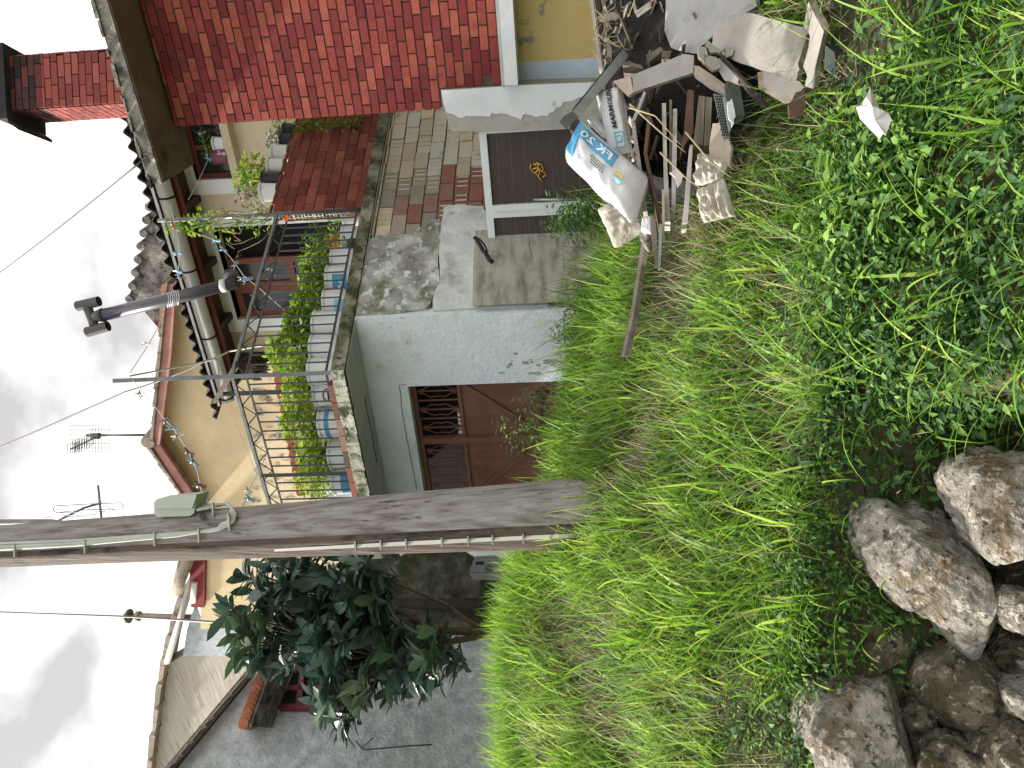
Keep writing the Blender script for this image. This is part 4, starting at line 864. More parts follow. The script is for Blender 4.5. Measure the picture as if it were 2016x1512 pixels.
def steep(P):                                                   # bare face of the stone wall
    return (P[:, 0] < -.30) & (P[:, 1] < 2.27+.04*np.sin(P[:, 0]*5))
# long fresh grass
P = scatter(150000); P = P[~steep(P)]
nz = fbm2(P[:, 0], P[:, 1], 1.7); nz2 = fbm2(P[:, 0]+9, P[:, 1]-4, 5)
zone = np.clip(1.15-np.clip((P[:, 0]-.15)/.6, 0, 1)*np.clip((2.5-P[:, 1])/.5, 0, 1)*.6-np.clip((P[:, 0]-.6)/.5, 0, 1)*.30, .05, 1)
keep = rng.random(len(P)) < np.clip(.62+nz*1.3+nz2*.9, .05, 1)*zone*np.clip(.55+P[:, 1]/6, 0, 1); P = P[keep]; nz = nz[keep]
N = len(P); L_ = rng.uniform(.07, .24, N)*(1+.6*nz)*np.clip(.78+.13*(P[:, 1]-2), .7, 1.15); 
az_ = fbm2(P[:, 0]+31, P[:, 1]+5, 3.0)*9+rng.normal(0, 1.0, N); big = rng.random(N) < .09; L_[big] *= 1.5
v, q, k = blades_np(P-np.array([0, 0, .01]), az_, rng.uniform(.05, .8, N), L_, rng.uniform(.003, .0105, N)*np.where(big, 1.3, 1), rng.uniform(.2, 2.3, N))
c = np.clip(.52+.42*nz+rng.normal(0, .27, N)-.28*np.clip((P[:, 0]-.5)/1, 0, 1), .02, .98)
tag(npmesh('grass', v, q, np.repeat(c, k), MT['grass']), kind='stuff', label=None)
print('grass', N)
P = scatter(26000, x0=-.2, y1=3.2); P = P[~steep(P)]; nz = fbm2(P[:, 0]+2, P[:, 1], 2.6); P = P[(rng.random(len(P)) < np.clip(.16+nz*.7, 0, 1))]; N = len(P)
v, q, k = blades_np(P, rng.uniform(0, 6.283, N), rng.uniform(.3, 1.1, N), rng.uniform(.08, .26, N), rng.uniform(.003, .006, N), rng.uniform(.2, 1.6, N), 6)
tag(npmesh('long_grass', v, q, np.repeat(np.clip(rng.normal(.36, .22, N), 0, 1), k), MT['grass']), kind='stuff')
# dry straw and dead stems low down
P = scatter(110000); P = P[~steep(P)]; nz = fbm2(P[:, 0]+3, P[:, 1]+7, 2.4)
hol = np.exp(-(((P[:, 0]+1.75)/.55)**2+((P[:, 1]-3.9)/.35)**2))
keep = rng.random(len(P)) < np.clip(.28+nz*.9+hol*1.2, .03, 1); P = P[keep]; N = len(P)
v, q, k = blades_np(P+np.array([0, 0, .008]), rng.uniform(0, 6.283, N), rng.uniform(.7, 1.5, N), rng.uniform(.05, .18, N), rng.uniform(.0015, .004, N), rng.uniform(-.3, .6, N), 3)
tag(npmesh('dry_grass', v, q, np.repeat(rng.random(N), k), MT['straw']), kind='stuff'); print('straw', N)
P = scatter(9000, y0=2.3, y1=4.8); N = len(P)
v, q, k = blades_np(P, rng.uniform(0, 6.283, N), rng.uniform(.1, .9, N), rng.uniform(.12, .30, N), rng.uniform(.0012, .0035, N), rng.uniform(-.2, 1.2, N), 4)
tag(npmesh('dry_stems', v, q, np.repeat(np.clip(rng.normal(.65, .2, N), 0, 1), k), MT['straw']), kind='stuff')
# low leafy weeds, thickest at the lower right and along the top of the stone wall
def weeds(name, P, hmax, lmin, lmax, per, cmean, spread=.05, wr=.5):
    n = len(P); idx = np.repeat(np.arange(n), per); N = len(idx); h = rng.uniform(.1, 1, N)*hmax*rng.uniform(.6, 1.2, n)[idx]
    az = rng.uniform(0, 6.283, N); r_ = rng.uniform(0, spread, N); B = P[idx]+np.stack([np.cos(az)*r_, np.sin(az)*r_, h], 1)
    el = rng.uniform(-.5, .7, N); ax = np.stack([np.cos(az)*np.cos(el), np.sin(az)*np.cos(el), np.sin(el)], 1)
    nr = np.stack([rng.normal(0, .45, N), rng.normal(0, .45, N), np.ones(N)], 1); ln = rng.uniform(lmin, lmax, N)
    v, q, k = leaves_np(B, ax, nr, ln, ln*rng.uniform(wr*.8, wr*1.2, N), ((0, .08), (.35, 1), (.7, .7), (1, .03)), .2, .3)
    c = np.clip(rng.normal(cmean, .2, n)[idx]+rng.normal(0, .12, N), 0, 1)
    o = npmesh(name, v, q, np.repeat(c, k), MT['weed']); tag(o, kind='stuff'); return o
P = scatter(30000, y1=3.4); nz = fbm2(P[:, 0]-5, P[:, 1]+2, 2.2)
rgt = np.clip((P[:, 0]+.3)/.35, 0, 1)*np.clip((2.75-P[:, 1])/.5, 0, 1); topw = np.exp(-((P[:, 1]-2.38)/.14)**2)*(P[:, 0] < .0)
topw = topw*(np.clip((nz+.25)*4, 0, 1))
keep = (rng.random(len(P)) < np.clip(rgt*(.22+nz*.9)+topw*.6+np.clip(nz-.1, 0, 1)*.12, 0, 1)) & ~steep(P); P = P[keep]; print('weeds', len(P))
hf = rng.random(len(P)) < .6
weeds('leafy_weeds', P[hf], .075, .014, .032, 8, .42)
weeds('toothed_weeds', P[~hf][::2], .09, .025, .055, 6, .36, wr=.34)
P = scatter(16000, y1=4.8); nz = fbm2(P[:, 0]+15, P[:, 1]+2, 1.5); P = P[(rng.random(len(P)) < np.clip(.12+nz*.6, 0, 1)) & ~steep(P)]
weeds('small_clover', P, .10, .010, .024, 6, .6, .04, .6); print('clover', len(P))
# sprigs hanging over the wall face
P = scatter(9000, x1=.1, y0=2.1, y1=2.36); P = P[rng.random(len(P)) < .22]
weeds('wall_weeds', P, .04, .015, .035, 6, .35)
# patch of yellow green leaves at lower right
def patch(cx_, cy_, rx, ry, n, **kw):
    X = rng.normal(cx_, rx, n); Y = rng.normal(cy_, ry, n); return np.stack([X, Y, gnd(X, Y)], 1)
p_ = atZ(1800, 380, -.95); weeds('bright_weeds', patch(p_.x, p_.y, .12, .10, 260), .10, .018, .045, 8, .72)
p_ = atZ(1520, 1400, -.55); weeds('bright_weeds', patch(p_.x, p_.y, .25, .15, 500), .07, .010, .022, 8, .95)
p_ = atY(1745, 1255, 2.12); weeds('wall_weeds', patch(p_.x, p_.y, .12, .06, 260)+np.array([0, 0, .0]), .07, .018, .04, 8, .45)
p_ = atY(1790, 930, 2.1); weeds('wall_weeds', patch(p_.x, p_.y, .16, .12, 420), .07, .018, .04, 8, .5)
p_ = atY(1650, 1180, 2.3); weeds('wall_weeds', patch(p_.x, p_.y, .2, .05, 240), .07, .015, .035, 8, .55)
P = scatter(5200, x0=-1.0, x1=1.6, y0=1.75, y1=2.9); P = P[rng.random(len(P)) < np.where(P[:, 0] < .2, .26, .12)]; N = len(P)
v, q, k = blades_np(P, fbm2(P[:, 0]*3, P[:, 1]*3, 1.3)*9+rng.normal(0, .7, N), rng.uniform(.2, .9, N), rng.uniform(.16, .34, N), rng.uniform(.007, .013, N), rng.uniform(.4, 1.7, N), 8)
tag(npmesh('broad_bladed_grass', v, q, np.repeat(np.clip(rng.normal(.6, .22, N), 0, 1), k), MT['grass']), kind='stuff')
# taller weedy fringe on the crest of the bank
def crest(y0, y1, n, Y0=4.25, Y1=4.75):
    ys_ = rng.uniform(y0, y1, n); Y = rng.uniform(Y0, Y1, n); X = (1512-ys_-756)/1500*Y; return np.stack([X, Y, gnd(X, Y)], 1)
for (y0, y1, n, l0, l1, w0) in ((1250, 1560, 1500, .16, .30, .005), (1040, 1260, 1400, .16, .34, .005), (750, 1050, 1300, .10, .20, .005), (420, 760, 900, .11, .22, .004)):
    P = crest(y0, y1, n); N = len(P)
    v, q, k = blades_np(P, rng.uniform(0, 6.283, N), rng.uniform(.0, .35, N), rng.uniform(l0, l1, N), rng.uniform(w0*.7, w0*1.4, N), rng.uniform(.3, 1.7, N), 6)
    tag(npmesh('tall_grass', v, q, np.repeat(np.clip(rng.normal(.62, .2, N), 0, 1), k), MT['grass']), kind='stuff')
weeds('tall_leafy_weeds', crest(775, 880, 18), .40, .018, .042, 34, .6, .05, .4)
weeds('tall_leafy_weeds', crest(400, 470, 45), .40, .02, .045, 40, .5, .05, .35)
weeds('tall_leafy_weeds', crest(560, 700, 40), .25, .02, .045, 30, .6, .05, .35)
# dry palm like fronds before the side wall
P = crest(470, 690, 230, 4.5, 5.2); N = len(P)
v, q, k = blades_np(P, rng.uniform(2.2, 4.4, N), rng.uniform(.0, .5, N), rng.uniform(.3, .62, N), rng.uniform(.004, .009, N), rng.uniform(.2, 1.3, N), 7)
tag(npmesh('dry_fronds', v, q, np.repeat(np.clip(rng.normal(.45, .25, N), 0, 1), k), MT['straw']), kind='stuff')
P = crest(470, 640, 130, 4.5, 5.0); N = len(P)
v, q, k = blades_np(P, rng.uniform(0, 6.28, N), rng.uniform(.0, .5, N), rng.uniform(.3, .5, N), rng.uniform(.006, .012, N), rng.uniform(.2, 1.3, N), 7)
tag(npmesh('tall_grass', v, q, np.repeat(np.clip(rng.normal(.35, .25, N), 0, 1), k), MT['grass']), kind='stuff')
# a few big single broad leaved plants
def broad(pix, Y, lab, size, n, tone):
    p = atY(*pix, Y); g_ = g1(p.x, p.y); t = thing('broadleaf_plant', (p.x, p.y, g_), lab, 'plant'); vs = []
    az = np.linspace(0, 6.28, n, endpoint=False)+rng.uniform(-.4, .4, n); el = rng.uniform(.1, 1.1, n)
    B = np.tile(np.array([p.x, p.y, p.z-size*.4]), (n, 1)); ax = np.stack([np.cos(az)*np.cos(el), np.sin(az)*np.cos(el), np.sin(el)], 1); B = B+ax*size*.15
    v, q, k = leaves_np(B, ax, np.stack([-np.cos(az)*.5, -np.sin(az)*.5-.4, np.ones(n)], 1), np.full(n, size)*rng.uniform(.7, 1.1, n), np.full(n, size*.42), fold=.12)
    npmesh('leaf_rosette', v, q, np.repeat(np.clip(rng.normal(tone, .08, n), 0, 1), k), MT['weed'], t)
    mb = MB()
    for b_ in B[:4]: mb.tube([(p.x, p.y, g_-.02), tuple(b_)], .004, 5)
    mb.build('stem', MT['grass'], t)
broad((1185, 548), 4.3, 'broad pointed light green leaf plant above the dark plank end', .15, 4, .9)
broad((1215, 590), 4.2, 'smaller broad leaf plant left of the pointed one over the plank', .11, 3, .85)
broad((1205, 655), 4.25, 'broad leaf plant at the foot of the white wall', .10, 4, .8)
broad((1205, 740), 4.2, 'round lobed light green plant in front of the gate edge', .13, 6, .92)
broad((1195, 800), 4.2, 'narrow leaved plant below the gate bolt', .10, 4, .8)
broad((1280, 1130), 3.7, 'yellow green plant in mid grass left of the pole foot', .10, 5, .95)
#broad((1690, 860), 2.25, 'pale green big leaf plant low in the centre of the bank', .07, 5, .75)
#broad((1910, 830), 1.85, 'grey green leafy sprig near the right lower rocks', .06, 6, .5)

# ================================================================ rocks
def rock(poly, Yf, depth, mt, lab, seed, flat=.16):
    """a stone whose outline follows poly, with real depth"""
    cx_ = sum(p[0] for p in poly)/len(poly); cy_ = sum(p[1] for p in poly)/len(poly)
    angs = [(math.atan2(p[1]-cy_, p[0]-cx_), math.hypot(p[0]-cx_, p[1]-cy_)) for p in poly]; angs.sort()
    aa = np.array([a for a, r_ in angs]); rr = np.array([r_ for a, r_ in angs]); aa = np.concatenate([aa-6.2832, aa, aa+6.2832]); rr = np.tile(rr, 3)
    ctr = atY(cx_, cy_, Yf+depth*.5); ex = (atY(cx_+1, cy_, Yf+depth*.5)-ctr); ey = (atY(cx_, cy_+1, Yf+depth*.5)-ctr); P = []
    nu, nv_ = 84, 56
    for i in range(nv_+1):
        ph = math.pi*i/nv_; sr = abs(math.sin(ph))**.45; dz = -math.copysign(abs(math.cos(ph))**.7, math.cos(ph))
        row = []
        for j in range(nu):
            th_a = 2*math.pi*j/nu-math.pi; r_ = float(np.interp(th_a, aa, rr))*sr
            p = ctr+ex*r_*math.cos(th_a)+ey*r_*math.sin(th_a)+V((0, depth*.5*dz, 0))
            pn = p*1.0+V((seed*3.1, seed, 0)); d = (p-ctr).normalized()
            ds = noise.noise(pn*5)*.05-abs(noise.noise(pn*34))*.012+abs(noise.noise(pn*11))*.03-abs(noise.noise(pn*23))*.022+noise.noise(pn*55)*.006
            row.append(p+d*ds*min(1, depth*2.6)-d*.008)
        row.append(row[0]); P.append(row)
    rs = np.random.RandomState(seed+50); A = np.array([[tuple(p) for p in row] for row in P]); c_ = np.array(ctr); D = A-c_
    for _ in range(16):
        n_ = rs.normal(0, 1, 3); n_[1] = -abs(n_[1])*1.1-.2; n_ /= np.linalg.norm(n_); dd = D@n_; h = dd.max()*rs.uniform(.66, .9); ex_ = np.clip(dd-h, 0, None); D = D-ex_[..., None]*n_*.93
    for i in range(A.shape[0]):
        for j in range(A.shape[1]):
            v_ = V(c_+D[i, j]); s_ = noise.noise(v_*16)*.007-abs(noise.noise(v_*38+V((seed, 0, 0))))*.006; D[i, j] *= 1+s_/max(np.linalg.norm(D[i, j]), .03)
    D[:, -1] = D[:, 0]; P = [[V(c_+D[i, j]) for j in range(A.shape[1])] for i in range(A.shape[0])]
    return tag(MB().grid(P).build('rock', MT[mt]), lab, 'rock', 'stones of the dry wall')
rock([(1692, 1010), (1745, 985), (1800, 1000), (1880, 1000), (1915, 1075), (1955, 1140), (1972, 1215), (1945, 1262), (1880, 1270), (1830, 1210), (1760, 1165), (1710, 1120), (1688, 1070)], 1.92, .5, 'rock', 'largest long pale limestone in the wall below the grass', 1)
rock([(1893, 930), (1930, 895), (2000, 880), (2060, 900), (2060, 1080), (1998, 1118), (1960, 1105), (1925, 1060), (1898, 1020)], 1.75, .4, 'rock', 'grey rounded rock at the frame edge right of the largest stone', 2)
rock([(1580, 1400), (1595, 1370), (1650, 1335), (1720, 1330), (1790, 1335), (1810, 1365), (1790, 1440), (1785, 1530), (1700, 1570), (1620, 1560), (1585, 1500), (1578, 1440)], 2.0, .55, 'rock', 'broad brown stained rock at the far left corner of the wall', 3)
rock([(1815, 1365), (1850, 1300), (1900, 1272), (1945, 1285), (1958, 1330), (1966, 1420), (1945, 1455), (1880, 1460), (1845, 1420), (1822, 1390)], 1.95, .4, 'rockmoss', 'mossy squarish rock under the largest limestone', 4)
rock([(1808, 1475), (1830, 1455), (1880, 1452), (1922, 1480), (1915, 1500), (1890, 1535), (1820, 1530)], 1.98, .3, 'rockmoss', 'small flat mossy rock under the squarish one', 5)
rock([(1925, 1480), (1960, 1440), (2010, 1415), (2060, 1420), (2060, 1560), (1935, 1560)], 1.85, .4, 'rockmoss', 'green brown rock in the lowest left corner', 6)
rock([(1978, 1190), (1995, 1170), (2050, 1160), (2060, 1280), (2005, 1260), (1985, 1225)], 1.8, .3, 'rock', 'small rock at the lower frame edge beneath the dark hole', 7)
rock([(1990, 1370), (2010, 1365), (2060, 1350), (2060, 1420), (2005, 1420)], 1.85, .3, 'rock', 'small pale rock at the bottom between the mossy ones', 8)
rock([(1790, 1395), (1812, 1378), (1830, 1410), (1842, 1440), (1815, 1468), (1788, 1460)], 2.12, .2, 'rockmoss', 'thin wedge rock squeezed between broad and squarish rocks', 9)
rock([(1645, 620), (1660, 580), (1700, 560), (1712, 590), (1705, 640), (1690, 690), (1660, 685), (1643, 650)], 2.35, .3, 'rock', 'pale rock half buried in weeds in the middle of the slope', 10)
rock([(1740, 590), (1790, 580), (1840, 620), (1830, 665), (1770, 660), (1740, 630)], 2.15, .25, 'rockmoss', 'dark rough rock buried below the pale one', 11)
rock([(1600, 40), (1605, -30), (1700, -60), (1790, -30), (1765, 50), (1720, 88), (1660, 85), (1625, 70)], 2.2, .5, 'rockmoss', 'rounded boulder beside the debris pile', 13)
rock([(1655, 445), (1670, 428), (1700, 432), (1705, 465), (1680, 475), (1660, 468)], 2.4, .15, 'rock', 'small buff stone among dry stems', 14)
rock([(1052, 1478), (1068, 1462), (1100, 1470), (1104, 1492), (1080, 1500), (1058, 1496)], 3.9, .25, 'rock', 'small grey stone in the dry hollow near the stucco house', 15)
rock([(1540, 490), (1560, 478), (1578, 488), (1572, 505), (1550, 508)], 2.65, .15, 'rock', 'little round stone in thin grass right of the slope', 16)
rock([(1700, 1215), (1755, 1180), (1800, 1225), (1810, 1300), (1770, 1340), (1712, 1310)], 2.2, .3, 'rockmoss', 'half hidden rock under weeds between the two broad rocks', 19)
rock([(1955, 1130), (1990, 1112), (2060, 1100), (2060, 1175), (1990, 1180)], 2.02, .25, 'rockmoss', 'dark small rock deep in the hole of the wall', 20)
rock([(1880, 1255), (1920, 1262), (1990, 1262), (1995, 1330), (1960, 1345), (1900, 1290)], 2.12, .3, 'rockmoss', 'shaded rock wedged right of the squarish one', 21)
rock([(1965, 1240), (2060, 1255), (2060, 1370), (1990, 1385), (1966, 1330)], 2.0, .3, 'rockmoss', 'shaded lower rock under the largest limestone', 22)
rock([(1770, 1330), (1830, 1290), (1850, 1340), (1815, 1400), (1780, 1400)], 2.2, .25, 'rockmoss', 'rock wedged above the squarish one', 23)
rock([(1650, 700), (1690, 690), (1740, 720), (1730, 790), (1680, 800), (1652, 750)], 2.4, .18, 'rock', 'low pale stone among weeds above the buff one', 24)
# earth behind the stones
mb = MB(); P = []
for i in range(60):
    row = []
    for j in range(26):
        x = -3.2+3.9*i/59; z_ = -1.7+.95*j/25; row.append(V((x, 2.28+.07*noise.noise(V((x*4, z_*4, 1)))+.05*noise.noise(V((x*15, z_*15, 1)))+(.0 if x < .2 else (x-.2)*.0), z_)))
    P.append(row)

# ================================================================ loquat tree
tr = thing('loquat_tree', tuple(atY(1060, 1235, 5.6)), 'dark green loquat tree with big leathery leaves before the stucco house', 'tree')
base = atY(1100, 1235, 5.6); fork = atY(985, 1245, 5.6)
mb = MB(); mb.tube([base, atY(1040, 1240, 5.6), fork], [.04, .035, .03], 8)
blobs = [((470, 1215), 35), ((500, 1255), 45), ((545, 1150), 55), ((560, 1230), 60), ((600, 1120), 50), ((620, 1180), 75), ((640, 1250), 75), ((690, 1130), 60), ((700, 1200), 70), ((740, 1150), 30), ((640, 1330), 25), ((700, 1320), 50), ((720, 1280), 60), ((655, 1375), 30), ((665, 1420), 30), ((700, 1380), 40), ((640, 1405), 25), ((770, 1270), 50), ((800, 1300), 55), ((830, 1260), 40), ((870, 1300), 40), ((905, 1290), 25), ((760, 1340), 40), ((500, 1300), 25), ((560, 1290), 40), ((690, 1250), 60), ((610, 1290), 35), ((740, 1230), 40), ((480, 1130), 18), ((850, 1330), 22), ((540, 1105), 20)]
tips = []
for (cx_, cy_), r_ in blobs:
    n_ = max(2, int(r_*r_/270))
    for _ in range(n_):
        a = random.uniform(0, 6.28); q_ = r_*math.sqrt(random.random())*.85; Yt = random.uniform(4.9, 5.9); tips.append(atY(cx_+q_*math.cos(a), cy_+q_*math.sin(a), Yt))
hubs = [atY(850, 1240, 5.5), atY(760, 1190, 5.5), atY(740, 1290, 5.3), atY(650, 1210, 5.5), atY(620, 1260, 5.4)]
mb.tube([fork, hubs[0], hubs[1], hubs[3]], [.03, .026, .022, .014], 7); mb.tube([fork, hubs[2], hubs[4]], [.026, .02, .012], 7); mb.tube([fork, atY(925, 1225, 5.6), atY(880, 1190, 5.7), atY(760, 1140, 5.6)], [.022, .018, .014, .01], 6)
for t_ in tips:
    h = min(hubs, key=lambda q_: (q_-t_).length); m_ = h.lerp(t_, .5)-Z*.06; mb.tube([h, m_, t_], [.009, .007, .004], 5, caps=False)
mb.build('trunk', MT['bark'], tr)
B = []; AX = []; NR = []; LN = []; C = []
sunv = np.array(sd)
for t_ in tips:
    ax0 = np.array([random.uniform(-.7, .7), random.uniform(-.8, .3), random.uniform(.2, 1)]); ax0 /= np.linalg.norm(ax0)
    n_ = random.randint(8, 13); e1 = np.cross(ax0, [0, 0, 1.]); e1 /= max(np.linalg.norm(e1), 1e-6); e2 = np.cross(ax0, e1); tone = random.uniform(.0, .62)  # tone varies per tip; the lighter ones paint in leaf highlights
    toplit = max(0, (t_.z-2.0)/1.3)  # higher leaves turn yellower: light on the crown top put into colour
    for k_ in range(n_):
        a = k_*2.4+random.uniform(-.3, .3); sp_ = random.uniform(.5, 1.35); d_ = ax0*math.cos(sp_)+(e1*math.cos(a)+e2*math.sin(a))*math.sin(sp_)
        B.append(np.array(t_)-ax0*random.uniform(0, .08)); AX.append(d_); NR.append(ax0+np.array([0, 0, .5])); LN.append(random.uniform(.13, .235)); C.append(np.clip(tone+toplit*random.uniform(.1, .55)+random.uniform(-.08, .08), 0, 1))
v, q, k = leaves_np(np.array(B), np.array(AX), np.array(NR), np.array(LN), np.array(LN)*.36, ((0, .06), (.15, .38), (.4, .85), (.62, 1), (.82, .72), (1, .04)), .16, .22)
npmesh('crown', v, q, np.repeat(np.array(C), k), MT['leaf'], tr); print('loquat leaves', len(B))

# ================================================================ pails and pots with plants on the terrace
def pail_at(p, r_, h, mt, rim, par):
    c_ = V(p); MB().tube([c_, c_+Z*h*.5, c_+Z*h], [r_*.86, r_*.93, r_], 22, caps=False).tube([c_, c_+Z*.006], r_*.86, 22).build('pot', mt, par)
    if rim: MB().tube([c_+Z*(h-.018), c_+Z*h], [r_*1.05, r_*1.06], 22, caps=False).build('rim', mt, par)
    MB().tube([c_+Z*(h-.03), c_+Z*(h-.024)], r_*.98, 18).build('soil', MT['soil'], par)
def foliage(par, p, rx, h, n, lmin, lmax, tone, mt='balcleaf', droopy=0, wr=.75):
    f_ = random.uniform(.75, 1.15); h *= f_; rx *= random.uniform(.8, 1.1); n = int(n*random.uniform(.6, 1.05)); tone += random.uniform(-.05, .12); wr *= random.uniform(.6, 1.1)
    c_ = np.array(p); N = n; az = rng.uniform(0, 6.283, N); rr = rng.random(N)**.6; z_ = rng.random(N); rad = rr*rx*np.sqrt(np.clip(1.05-(2*z_-1)**2, .1, 1))
    B = c_+np.stack([np.cos(az)*rad, np.sin(az)*rad, z_*h], 1); el = rng.uniform(-.6, .8, N); ax = np.stack([np.cos(az)*np.cos(el), np.sin(az)*np.cos(el), np.sin(el)-droopy], 1)
    ln = rng.uniform(lmin, lmax, N); v, q, k = leaves_np(B, ax, np.stack([rng.normal(0, .5, N), rng.normal(0, .5, N), np.ones(N)], 1), ln, ln*wr, ((0, .15), (.3, .9), (.65, .85), (1, .05)), .15, .3)
    npmesh('foliage', v, q, np.repeat(np.clip(rng.normal(tone, .22, N), 0, 1), k), MT[mt], par)
    mb = MB()
    for k_ in range(7): a = random.uniform(0, 6.28); mb.tube([c_, c_+np.array([math.cos(a)*rx*.5, math.sin(a)*rx*.5, h*random.uniform(.6, .95)])], .0035, 4)
    mb.build('stem', MT['drystem'] if mt != 'balcleaf' else MT['grass'], par)
def label_on(par, c_, r_, h, z0, z1, half, mt, facing, text=None, tmt=None, tsize=.05, extra=None):
    """printed label wrapped round a pail, centred on the direction facing"""
    a0 = math.atan2(facing.y, facing.x); P = []
    for i in range(13):
        a = a0-half+2*half*i/12; P.append([V((c_.x+math.cos(a)*r_*f, c_.y+math.sin(a)*r_*f, c_.z+zz)) for zz, f in ((z0, (.86+.14*z0/h)+.012), (z1, (.86+.14*z1/h)+.012))])
    lb = MB().grid(P).build('label', MT[mt], par)
    if text:
        fn = lambda x, y: V((c_.x+math.cos(a0+half*.85-x/r_)*-1*0+c_.x*0+math.cos(a0-half*.8+x/r_)*r_*1.03, c_.y+math.sin(a0-half*.8+x/r_)*r_*1.03, c_.z+z0+(z1-z0)*.25+y))
        text_mb(text, fn, tsize, bold=.002).build('lettering', MT[tmt], lb)
def potted(p, r_, h, mt, lab, fol=None, rim=True, lb=None, group='pails and pots along the terrace edge'):
    t = thing('potted_plant', tuple(p), lab, 'potted plant', group); pail_at(p, r_, h, MT[mt], rim, t)
    if fol: foliage(t, (p[0], p[1], p[2]+h-.03), *fol)
    if lb: label_on(t, V(p), r_, h, *lb)
    return t
zt_ = zS+.003
def onslab(y, back, x=655):                                     # on the slab just behind the railing, in the column of pixel row y
    if y < 715: o_, dv_, nn = K, Bw, nB
    else: o_, dv_, nn = K, Aw, nA
    o_ = V((o_.x, o_.y, 0))+nn*back; r = ray(x, y); q_ = r.x/r.y
    t = (q_*o_.y-o_.x)/(dv_.x-q_*dv_.y); p = o_+dv_*t; return V((p.x, p.y, zt_))
G_ = (.17, .32, 460, .035, .07, .5)
fc = V((-.3, -1, 0)).normalized()
potted(onslab(430, .24), .13, .24, 'pailw', 'plain white pail behind the railing nearest the hollow bricks', (.13, .30, 90, .03, .055, .5))
potted(onslab(470, .22), .12, .20, 'pailw', 'white pail with dark window mark next to the terracotta pot', (.11, .2, 60, .03, .05, .55))
pt = onslab(487, .20); t = thing('potted_plant', tuple(pt), 'small black square planter against the railing', 'potted plant', 'pails and pots along the terrace edge')
MB().box(pt-Bw*.09-nB*.05, Bw*.16, nB*.12, Z*.12).box(pt-Bw*.095-nB*.055+Z*.105, Bw*.17, nB*.13, Z*.018).build('pot', MT['paildark'], t); foliage(t, (pt.x, pt.y, pt.z+.1), .08, .10, 30, .03, .05, .5)
p_ = onslab(480, .55)+Z*.30; potted(p_, .11, .17, 'terra', 'terracotta pot with feathery green plant raised behind the pails', (.20, .42, 420, .05, .09, .12, 'balcleaf', .1, .12), rim=True)
MB().cbox(V((p_.x, p_.y, zt_+.15)), V((.3, 0, 0)), V((0, .25, 0)), Z*.296); tag(MB().cbox(V((p_.x, p_.y, zt_+.148)), V((.3, 0, 0)), V((0, .25, 0)), Z*.294).build('plant_stand', MT['greyplaster']), 'plain grey block stand under the terracotta pot', 'stand')
potted(onslab(516, .24), .13, .26, 'pailw', 'plain white pail between black planter and blue label pail', G_)
potted(onslab(552, .24), .135, .27, 'pailw', 'white pail with blue wrap reading Ac', G_, lb=(.07, .20, .6, 'blue', fc, 'Ac', 'paleink', .08))
potted(onslab(598, .24), .135, .25, 'pailw', 'white pail with smeared blue print in mid right railing', G_, lb=(.05, .14, .5, 'lightblue', fc))
potted(onslab(642, .24), .14, .30, 'pailw', 'tall plain white pail left of the smeared one', (.18, .36, 460, .035, .07, .5))
potted(onslab(688, .24), .135, .28, 'pailw', 'white pail with trailing leaves beside the corner post', (.19, .38, 480, .04, .075, .45))
potted(onslab(730, .28), .12, .27, 'pailw', 'white pail directly behind the corner post', (.15, .34, 240, .03, .055, .6))
t = potted(onslab(770, .30), .13, .27, 'pailw', 'white pail with black oval emblem left of the corner post', (.18, .38, 480, .035, .06, .6), lb=(.05, .20, .75, 'pailw', fc))
pc = onslab(770, .30); a0 = math.atan2(fc.y, fc.x); mb = MB()
for rx_, rz_ in ((.055, .045),): mb.tube([V((pc.x+math.cos(a0+math.cos(k*.35)*rx_/.12)*.128, pc.y+math.sin(a0+math.cos(k*.35)*rx_/.12)*.128, pc.z+.13+math.sin(k*.35)*rz_)) for k in range(19)], .005, 5)
mb.tube([V((pc.x+math.cos(a0+f)*.128, pc.y+math.sin(a0+f)*.128, pc.z+.13)) for f in (-.3, -.1, .1, .3)], .006, 5); mb.build('emblem', MT['ink'], t)
potted(onslab(830, .26), .14, .27, 'pailw', 'white pail with curved blue stripe in the left railing', (.17, .36, 460, .035, .06, .65), lb=(.17, .21, 1.3, 'blue', fc))
potted(onslab(893, .26), .135, .25, 'pailw', 'white pail with one line of small dark print', (.18, .38, 480, .035, .06, .55), lb=(.05, .19, .8, 'pailw', fc, '- - -', 'ink', .05))
potted(onslab(944, .26), .14, .27, 'pailw', 'white pail with dark blue label beside the wooden pole', (.17, .36, 440, .035, .06, .55), lb=(.06, .18, .8, 'blue', fc))
for yy, lab in ((948, 'upper white pail standing behind near the wooden pole'), (975, 'upper white pail touching the wooden pole edge')):
    p_ = onslab(yy, .75); p_.z += .30; potted(p_, .12, .24, 'pailw', lab, (.16, .30, 120, .04, .08, .2, 'balcleaf', .1, .15)); tag(MB().cbox(V((p_.x, p_.y, zt_+.147)), V((.22, 0, 0)), V((0, .22, 0)), Z*.29).build('plant_stand', MT['white']), 'white stand under the '+lab.split(' standing')[0].split(' touching')[0]+(' further from the pole' if yy == 948 else ' against the pole'), 'stand')
